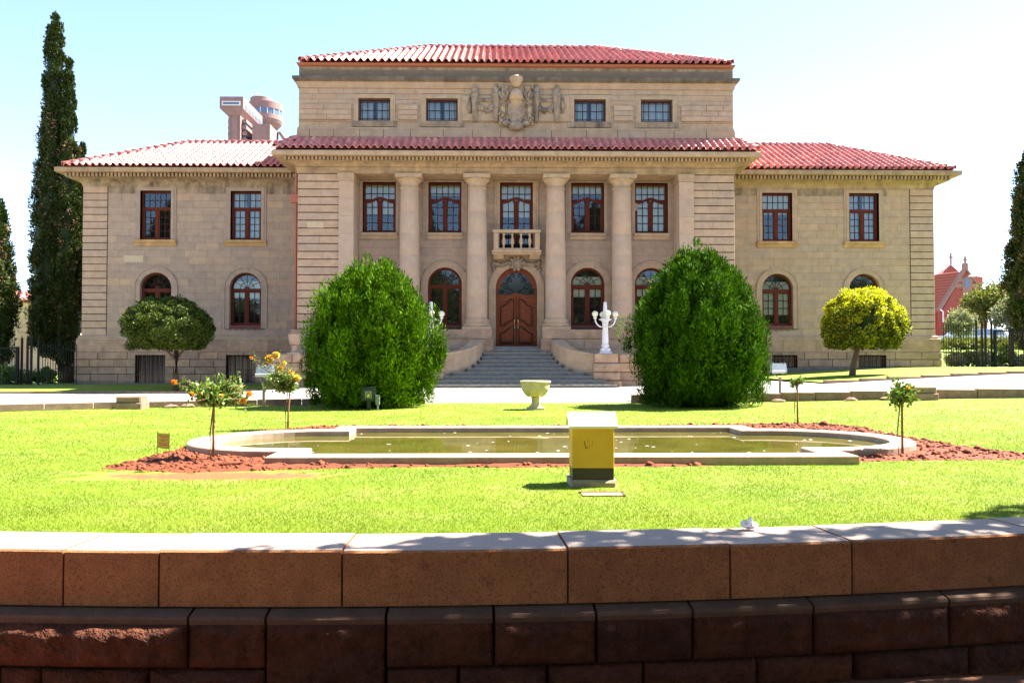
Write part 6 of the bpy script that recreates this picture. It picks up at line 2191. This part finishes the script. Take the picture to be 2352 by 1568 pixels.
Y = 58
shrub(XU(2205, Y, 750), Y, 1.15, 1.9, 'greyleaf', 'silvery round shrub tree behind the right fence', 120, 70, 70, .15, 'trees beyond the right fence', True, 2.0, 'tree', 'shrub_tree')
Y = 76
shrub(XU(2282, Y, 690), Y, 2.5, 3.6, 'bgtree', 'olive green tree in front of the red church', 121, 130, 80, .26, 'trees beyond the right fence', True, 3.7, 'tree', 'garden_tree')
Y = 72
shrub(XU(2330, Y, 720), Y, 1.7, 3.2, 'greyleaf', 'pale green tree beside the right-hand cypress', 122, 80, 80, .24, 'trees beyond the right fence', True, 2.6, 'tree', 'garden_tree')

# red brick church
Yb = 95.0
def cX(u, v=700): return XU(u, Yb, v)
def cZ(v, u=2200): return at(u, v, Yb)[1]
zg = cZ(795)
ch = thing('church', (cX(2215), Yb, zg), 'red brick church with tiled gables seen past the right end of the building', 'church')
# front gable wall
gx0, gx1, gxm = cX(2167), cX(2268), cX(2219)
ez_, az_ = cZ(708), cZ(622)
MB().prism([(gx0, zg), (gx1, zg), (gx1, cZ(690)), (gxm, az_), (gx0, ez_)], Yb, Yb + .6).build('gable_wall', 'brick', ch)
def coping_line(p, q, y, w_=.2):
    d = Vector((q[0] - p[0], q[1] - p[1])).normalized(); nn = Vector((-d.y, d.x)) * w_
    if nn.y < 0: nn = -nn
    return [(p[0], p[1]), (q[0], q[1]), (q[0] + nn.x, q[1] + nn.y), (p[0] + nn.x, p[1] + nn.y)]
def fixccw(p):
    a = sum(p[i][0] * p[(i + 1) % len(p)][1] - p[(i + 1) % len(p)][0] * p[i][1] for i in range(len(p)))
    return p if a > 0 else p[::-1]
for p, q in (((gx0 - .4, ez_ - .3), (gxm, az_ + .1)), ((gx1 + .3, cZ(690) - .2), (gxm, az_ + .1))):
    MB().prism(fixccw(coping_line(p, q, Yb)), Yb - .15, Yb + .7).build('gable_coping', 'brickband', ch)
MB().box(gxm - .25, gxm + .25, Yb - .1, Yb + .4, az_, az_ + .9).build('finial_base', 'brickband', ch)
mm = MB().box(gxm - .09, gxm + .09, Yb, Yb + .18, az_ + .9, az_ + 1.7); mm.box(gxm - .25, gxm + .25, Yb + .01, Yb + .17, az_ + 1.25, az_ + 1.4); mm.build('stone_cross', 'brickband', ch)
for v, a, b_ in ((643, 2202, 2237), (656, 2190, 2253)):
    MB().box(cX(a), cX(b_), Yb - .06, Yb, cZ(v) - .25, cZ(v) + .25).build('stone_band', 'brickband', ch)
wx = cX(2221)
MB().prism([(wx - .55, cZ(668)), (wx + .55, cZ(668)), (wx + .55, cZ(642)), (wx, cZ(634)), (wx - .55, cZ(642))], Yb - .10, Yb).build('window_surround', 'brickband', ch)
MB().prism([(wx - .28, cZ(660)), (wx + .28, cZ(660)), (wx + .28, cZ(643)), (wx, cZ(637)), (wx - .28, cZ(643))], Yb - .13, Yb - .10).build('window', 'towerwin', ch)
MB().box(wx - .5, wx + .5, Yb - .05, Yb, cZ(705), cZ(668)).build('stone_panel', 'brickband', ch)
# left roof slope running back, and the second gable behind
m = MB()
m.quad((gx0 - .6, Yb, ez_ - .5), (gxm, Yb + .3, az_), (cX(2180), Yb + 14, az_ + .4), (cX(2105), Yb + 14, ez_ - .5))
rfc = m.build('roof', 'churchroof', ch)
for k in range(14):     # courses of tiles
    f = (k + .5) / 14
    p = Vector((gx0 - .6, Yb, ez_ - .5)).lerp(Vector((gxm, Yb + .3, az_)), f)
    q = Vector((cX(2105), Yb + 14, ez_ - .5)).lerp(Vector((cX(2180), Yb + 14, az_ + .4)), f)
    MB().tube([p + Vector((0, 0, .08)), q + Vector((0, 0, .08))], .09, 5).build('tile_course', 'churchroof', rfc)
MB().box(cX(2135), gx0 + .1, Yb + 1.5, Yb + 2, zg, ez_ - .4).build('side_wall', 'brick', ch)
Yb2 = Yb + 14
g2m, g2z = XU(2185, Yb2, 610), ZV(606, Yb2)
MB().prism([(XU(2140, Yb2), zg), (XU(2225, Yb2), zg), (XU(2225, Yb2), ZV(640, Yb2)), (g2m, g2z), (XU(2140, Yb2), ZV(665, Yb2))], Yb2, Yb2 + .6).build('rear_gable', 'brick', ch)
MB().quad((XU(2130, Yb2), Yb2, ZV(668, Yb2)), (g2m, Yb2 + .3, g2z), (XU(2150, Yb2 + 12, 620), Yb2 + 12, g2z), (XU(2080, Yb2 + 12), Yb2 + 12, ZV(668, Yb2))).build('rear_roof', 'churchroof', ch)
mm = MB().box(g2m - .09, g2m + .09, Yb2, Yb2 + .18, g2z, g2z + 1.6); mm.box(g2m - .3, g2m + .3, Yb2 + .01, Yb2 + .17, g2z + .9, g2z + 1.1); mm.build('stone_cross', 'brickband', ch)
MB().prism([(XU(2232, Yb2), ZV(660, Yb2)), (XU(2280, Yb2), ZV(648, Yb2)), (XU(2280, Yb2), ZV(628, Yb2)), (XU(2232, Yb2), ZV(632, Yb2))], Yb2 + 2, Yb2 + 3).build('right_roof_slope', 'churchroof', ch)
MB().tube([(cX(2157), Yb - .2, cZ(711)), (cX(2164), Yb - .2, cZ(716)), (cX(2164), Yb - .2, cZ(740))], .10, 6).build('drainpipe', 'white', ch)

# street lamps
def street_lamp(u, vt, vb, Y, ua, va, label):
    x, z1 = at(u, vt, Y); z0 = at(u, vb, Y)[1]
    t = thing('street_lamp', (x, Y, z0), label, 'street lamp', 'street lamps')
    xa_, za_ = at(ua, va, Y)
    MB().tube([(x, Y, z0 - 1), (x, Y, z1)], [.11, .08], 8).build('pole', 'greymetal', t)
    d = x - xa_
    MB().tube([(x, Y, z1), (x - d * .15, Y, z1 + (za_ - z1) * .55), (x - d * .5, Y, za_ - .05), (xa_, Y, za_)], [.08, .07, .05, .05], 7).build('arm', 'greymetal', t)
    s_ = -1 if d > 0 else 1
    MB().ball((xa_ + s_ * .25, Y, za_), .3, 10, (1.3, .6, .35)).build('lamp_head', 'white', t, True)
street_lamp(2286, 655, 775, 80, 2238, 634, 'grey street lamp arching left over the church at the right')
street_lamp(92, 664, 800, 90, 46, 648, 'grey street lamp arm between the two left cypresses')

# parked cars far right
def car(u, Y, label, mat='carpaint'):
    x = XU(u, Y, 770); z = gz(x, Y)
    t = thing('parked_car', (x, Y, z), label, 'car', 'cars parked beyond the hedge')
    body = MB().extrude_x([(Y - .85, z + .25), (Y - .85, z + .85), (Y + .85, z + .85), (Y + .85, z + .25)][::-1], x - 2.1, x + 2.1)
    body.build('body', mat, t)
    cab = MB()
    cab.v = [(x - 1.35, Y - .8, z + .85), (x + 1.5, Y - .8, z + .85), (x + 1.5, Y + .8, z + .85), (x - 1.35, Y + .8, z + .85), (x - .7, Y - .68, z + 1.42), (x + 1.1, Y - .68, z + 1.42), (x + 1.1, Y + .68, z + 1.42), (x - .7, Y + .68, z + 1.42)]
    cab.f = [(0, 1, 5, 4), (1, 2, 6, 5), (2, 3, 7, 6), (3, 0, 4, 7), (4, 5, 6, 7)]
    cb = cab.build('cabin', mat, t)
    for a, b_ in ((-1.0, .15), (.25, 1.2)):
        MB().prism([(x + a, z + .9), (x + b_, z + .9), (x + b_ - .12, z + 1.34), (x + a + .35, z + 1.34)], Y - .83, Y - .76).build('side_window', 'towerwin', cb)
    for s_ in (-1.35, 1.35):
        for yy in (Y - .78, Y + .78):
            m = MB(); i = 0
            prof = [(.001, -.1), (.31, -.1), (.33, -.06), (.33, .06), (.31, .1), (.001, .1)]
            m.lathe(prof, (0, 0, 0), 16, False)
            m.v = [(x + s_ + a, yy + c, z + .33 + b2) for a, b2, c in m.v]
            m.build('wheel', 'tyre', t)
car(2215, 70, 'silver car parked beyond the hedge behind the right fence')
car(2262, 71, 'pale blue car parked nearest the right-hand tree')

# low tiled building at the far left
Yl = 62
lb = thing('low_building', (XU(70, Yl), Yl, gz(-36, Yl)), 'low cream building with red tiled roof behind the left cypresses', 'building')
lx0, lx1 = XU(-60, Yl), XU(150, Yl)
zt_, zg_ = ZV(698, Yl), gz(-36, Yl) - .2
MB().box(lx0, lx1, Yl, Yl + 8, zg_, zt_).build('wall', 'cream', lb)
MB().extrude_x([(Yl + .1, zt_ - .9), (Yl - .1, zt_ - .9), (Yl - .3, zt_ - .1), (Yl - .35, zt_), (Yl + .1, zt_)][::-1], lx0 - .2, lx1 + .2).build('cornice', 'cream', lb)
MB().box(lx0 - .3, lx1 + .3, Yl - .5, Yl + .1, zt_, ZV(690, Yl)).build('fascia', 'gutter', lb)
qx0, qx1 = XU(40, Yl), XU(70, Yl)
for k in range(9):
    z_ = zt_ - 1.4 - k * .5
    MB().box(qx0, qx1, Yl - .06, Yl, z_ - .23, z_ + .22).build('quoin', 'rustic', lb)
ze, zr = ZV(689, Yl), ZV(672, Yl + 3) 
rfb = MB().quad((lx0, Yl - .5, ze), (lx1, Yl - .5, ze), (lx1, Yl + 3, zr), (lx0, Yl + 3, zr)).build('roof', 'tile', lb)
A_, B_ = Vector((lx0, Yl - .5, ze)), Vector((lx1, Yl - .5, ze))
nC = int((lx1 - lx0) / .34)
for k in range(nC):
    x = lx0 + (k + .5) * .34
    MB().tube([(x, Yl - .55, ze + .03), (x, Yl + 3, zr + .03)], .10, 6).build('tile_row', 'tile', rfb)

# office tower far behind
Yt = 260.0
def tX(u, v=270): return XU(u, Yt, v)
def tZ(v, u=575): return at(u, v, Yt)[1]
tw = thing('office_tower', (tX(575), Yt, 0), 'brown concrete office tower with round top storey rising behind the left roof', 'tower')
k1 = 1 / FPX * Yt
MB().box(tX(526), tX(552), Yt, Yt + 14, 0, tZ(262)).build('stair_core', 'towerconc', tw)
MB().box(tX(533), tX(546), Yt - .25, Yt, 0, tZ(264)).build('core_panel', 'towerconc', tw)
MB().box(tX(522), tX(526), Yt + 1, Yt + 12, 0, tZ(268)).build('core_side', 'towerconc', tw)
hd = MB()
hx0, hx1 = tX(507), tX(561)
hd.v = [(hx0, Yt - 1.2, tZ(252)), (hx1, Yt - 1.2, tZ(252)), (hx1, Yt + 36, tZ(252)), (hx0, Yt + 36, tZ(252)), (hx0, Yt - 1.2, tZ(225)), (hx1, Yt - 1.2, tZ(225)), (hx1, Yt + 36, tZ(225)), (hx0, Yt + 36, tZ(225))]
hd.f = [(0, 3, 2, 1), (4, 5, 6, 7), (0, 1, 5, 4), (1, 2, 6, 5), (2, 3, 7, 6), (3, 0, 4, 7)]
hd.v += [(tX(522), Yt - .4, tZ(266)), (hx1 - 1.4, Yt - .4, tZ(266)), (hx1 - 1.4, Yt + 35, tZ(266)), (tX(522), Yt + 35, tZ(266))]
hd.f += [(0, 8, 9, 1)[::-1], (1, 9, 10, 2)[::-1], (3, 2, 10, 11)[::-1], (0, 3, 11, 8)[::-1], (8, 11, 10, 9)]
head = hd.build('head_block', 'towerconc', tw)
m = MB(); frame_box(m, tX(513), tX(555), tZ(246), tZ(236), .35, Yt - 1.6, Yt - 1.2); m.build('panel_frame', 'towerframe', head)
MB().box(tX(514), tX(554), Yt - 1.35, Yt - 1.22, tZ(245.5), tZ(236.5)).build('dark_louvre', 'towerwin', head)
for k in range(9):
    yy = Yt + 1 + k * 3.6
    MB().box(hx1, hx1 + .12, yy, yy + 2.4, tZ(248.5), tZ(239.5)).build('window', 'towerwin', head)
for k in range(4):
    z1_ = tZ(271 + k * 14.5); 
    MB().box(tX(553), tX(563), Yt + 1.5, Yt + 20, z1_ - 1.1, z1_).build('balcony_band', 'towerconc', tw)
    MB().box(tX(553), tX(560), Yt + 2.2, Yt + 20, z1_ - 2.0, z1_ - 1.1).build('window_band', 'towerwin', tw)
    pr = [(.001, -1.0), (.75, -.8), (1.1, -.2), (1.1, .8)]
    MB().lathe(pr, (tX(522.5), Yt + 4, z1_ - .5), 12).build('side_bay', 'towerconc', tw)
MB().box(tX(563), tX(575), Yt + 12, Yt + 30, 0, tZ(262)).build('recess_wall', 'towerwin', tw)
MB().box(tX(575), tX(616.5), Yt + 2, Yt + 12, 0, tZ(281)).build('lower_block', 'towerconc', tw)
MB().box(tX(583), tX(610), Yt + 1.8, Yt + 2, 0, tZ(286)).build('block_panel', 'towerconc', tw)
dcy = Yt + 26
dcx, dr = XU(609, dcy, 270), 5.9
def dz(v): return at(604, v + 4, dcy)[1]
MB().lathe([(dr * .72, dz(292)), (dr * .93, dz(283)), (dr, dz(276)), (dr, dz(266)), (dr * .97, dz(265.8))], (dcx, dcy, 0), 40).build('drum_base', 'towerconc', tw, False)
MB().lathe([(dr * .965, dz(266)), (dr * .965, dz(253))], (dcx, dcy, 0), 40).build('drum_window_band', 'towerwin', tw)
for k in range(16):
    a = 2 * math.pi * k / 16
    MB().box(dcx + dr * .975 * math.cos(a) - .12, dcx + dr * .975 * math.cos(a) + .12, dcy + dr * .975 * math.sin(a) - .12, dcy + dr * .975 * math.sin(a) + .12, dz(266), dz(253)).build('drum_mullion', 'towerframe', tw)
MB().lathe([(dr * .97, dz(253.2)), (dr, dz(253)), (dr, dz(238)), (dr * .97, dz(237.5))], (dcx, dcy, 0), 40).build('drum_parapet', 'towerconc', tw, False)
MB().lathe([(dr * .62, dz(238)), (dr * .62, dz(224))], (dcx - 1.4, dcy, 0), 32).build('drum_top', 'towerconc', tw, False)
# leaning rear buttress
bt = MB()
bt.v = [(tX(617), Yt + 10, tZ(282)), (tX(625), Yt + 10, tZ(282)), (tX(662), Yt + 10, tZ(330)), (tX(650), Yt + 10, tZ(330)), (tX(617), Yt + 22, tZ(282)), (tX(625), Yt + 22, tZ(282)), (tX(662), Yt + 22, tZ(330)), (tX(650), Yt + 22, tZ(330))]
bt.f = [(3, 2, 1, 0), (4, 5, 6, 7), (0, 1, 5, 4), (1, 2, 6, 5), (2, 3, 7, 6), (3, 0, 4, 7)]
bt.build('sloping_buttress', 'towerconc', tw)
MB().box(tX(617), tX(633), Yt + 12, Yt + 20, 0, tZ(300)).build('rear_wing', 'towerwin', tw)
for u, v in ((587, 214), (583, 218), (630, 236), (640, 240)):
    x = XU(u, dcy, v)
    MB().tube([(x, dcy - 1, dz(240)), (x, dcy - 1, at(u, v, dcy)[1])], .10, 5).build('antenna', 'greymetal', tw)
for u, v, r_ in ((591, 220, .6), (580, 221, .4)):
    MB().ball((XU(u, dcy, v), dcy - 1.2, at(u, v, dcy)[1]), r_, 10, (1, .4, 1)).build('antenna_dish', 'white', tw, True)

# =================================================================== STREET TREES behind and beside the camera
def street_tree(tx, ty, discs, K, label, seed, per=300, ln=.17):
    """discs = [(x, y, radius, height, share)] of a broad flat crown"""
    rng = np.random.default_rng(seed)
    t = thing('shade_tree', (tx, ty, -.76), label, 'tree', 'street trees on the pavement')
    m = MB()
    m.tube([(tx, ty, -.8), (tx - .1, ty, 1.5), (tx - .2, ty - .1, 3.6), (tx - .3, ty - .3, 5.5)], [.32, .26, .24, .18], 12)
    cc = []
    for (x, y, R, h, share) in discs:
        for k in range(int(K * share)):
            a, r_ = rng.uniform(0, 6.283), math.sqrt(rng.random())
            cc.append((x + R * r_ * math.cos(a), y + R * r_ * math.sin(a), h - 1.0 * r_ ** 2 + rng.uniform(-.8, .8)))
    cc = np.array(cc)
    for q in cc[::9]:
        m.tube([(tx - .2, ty - .1, 3.8), ((tx + q[0]) / 2, (ty + q[1]) / 2, 5.4), tuple(q)], [.12, .07, .02], 6)
    m.build('trunk', 'bark', t, True)
    sz = rng.uniform(.55, 1.0, len(cc))
    V, F = clump_leaves(cc, np.stack([sz, sz, sz * .6], -1), per, ln, ln * .55, .1, .8, rng, .9)
    # leaves that would shade past the coping are dropped, shaping the shadow edge
    q = V.reshape(-1, 4, 3)
    c_ = q.mean(1)
    sx_ = c_[:, 0] - SUNV.x / SUNV.z * c_[:, 2]; sy_ = c_[:, 1] - SUNV.y / SUNV.z * c_[:, 2]
    lim = np.interp(sx_, [-3.2, -2.4, -1.5, -.6, 2.0, 3.2, 6], [4.2, 4.7, 4.95, 5.22, 5.30, 6.4, 6.6]) + .12 * np.sin(sx_ * 9) * np.sin(sx_ * 4 + 1)
    q = q[sy_ < lim]
    fastmesh('crown', q.reshape(-1, 3), F[:len(q)], 'shade', t)
    return t
street_tree(8.2, 1.2, [(6.9, .0, 8.0, 7.4, .46), (10.9, 4.7, 4.0, 7.1, .16), (6.5, -3.6, 4.5, 3.4, .16), (1.5, -4.0, 6.0, 7.2, .22)], 640, 'broad leafy street tree just outside the picture at the right, crown shaped to shade the wall', 200)  # last two crown discs are added to darken the pavement and wall front
rng = np.random.default_rng(210)
t0 = thing('park_tree', (-38, -10, -.76), 'round leafy park tree at the left end of the row behind the photographer', 'tree', 'row of park trees behind the photographer')
m = MB().tube([(-38, -10, -.8), (-38, -10, 2.0), (-37.9, -10, 4.2)], [.3, .24, .15], 9)
d = unit(rng.normal(size=(150, 3)))
cc = np.array([-38, -10, 4.6]) + d * np.array([4.7, 3.2, 4.6]) * rng.uniform(.45, 1.0, 150)[:, None]
for q in cc[::15]:
    m.tube([(-38, -10, 2.2), tuple((q + np.array([-38, -10, 3.6])) / 2), tuple(q)], [.10, .06, .02], 5)
m.build('trunk', 'bark', t0, True)
V, F = clump_leaves(cc, np.full((150, 3), 1.0), 110, .34, .20, .2, .7, rng, .8)
fastmesh('crown', V, F, 'shade', t0)

def copy_tree(src, loc, scale, label, group):
    r = src.copy(); COL.objects.link(r)
    r.location = loc; r.scale = scale
    r['label'] = label; r['group'] = group
    for ch in list(src.children):
        c = ch.copy(); COL.objects.link(c); c.parent = r
    return r
for k in range(1, 10):
    c_ = copy_tree(t0, (-38 + 8.2 * k + random.uniform(-.8, .8), -10 + random.uniform(-1, 1), -.76), (1, 1, random.uniform(.9, 1.15)),
              'round leafy park tree, number %s from the left in the row behind the photographer' % ('two', 'three', 'four', 'five', 'six', 'seven', 'eight', 'nine', 'ten')[k - 1], 'row of park trees behind the photographer')
    c_.rotation_euler.z = random.uniform(0, 6.28)
src = bpy.data.objects['cypress_tree.002']
for x, y, sx_, sz_, lab in ((-7.6, -13, 1.25, 1.55, 'cypress behind the photographer, mirrored in the window left of the balcony'),
                            (7.6, -13, 1.9, 1.5, 'broad cypress behind the photographer, mirrored in the window right of the balcony'),
                            (9.6, -14, 1.5, 1.7, 'taller cypress behind the photographer, next to the broad one'),
                            (-35, -12, 2.4, 1.7, 'broad cypress far behind the photographer to the left'),
                            (-37.5, -13, 2.0, 1.5, 'outermost cypress far behind the photographer to the left'),
                            (25.5, -12, 1.6, 1.4, 'cypress far behind the photographer to the right')):
    copy_tree(src, (x, y, -.76), (sx_, sx_, sz_), lab, 'cypresses behind the photographer')
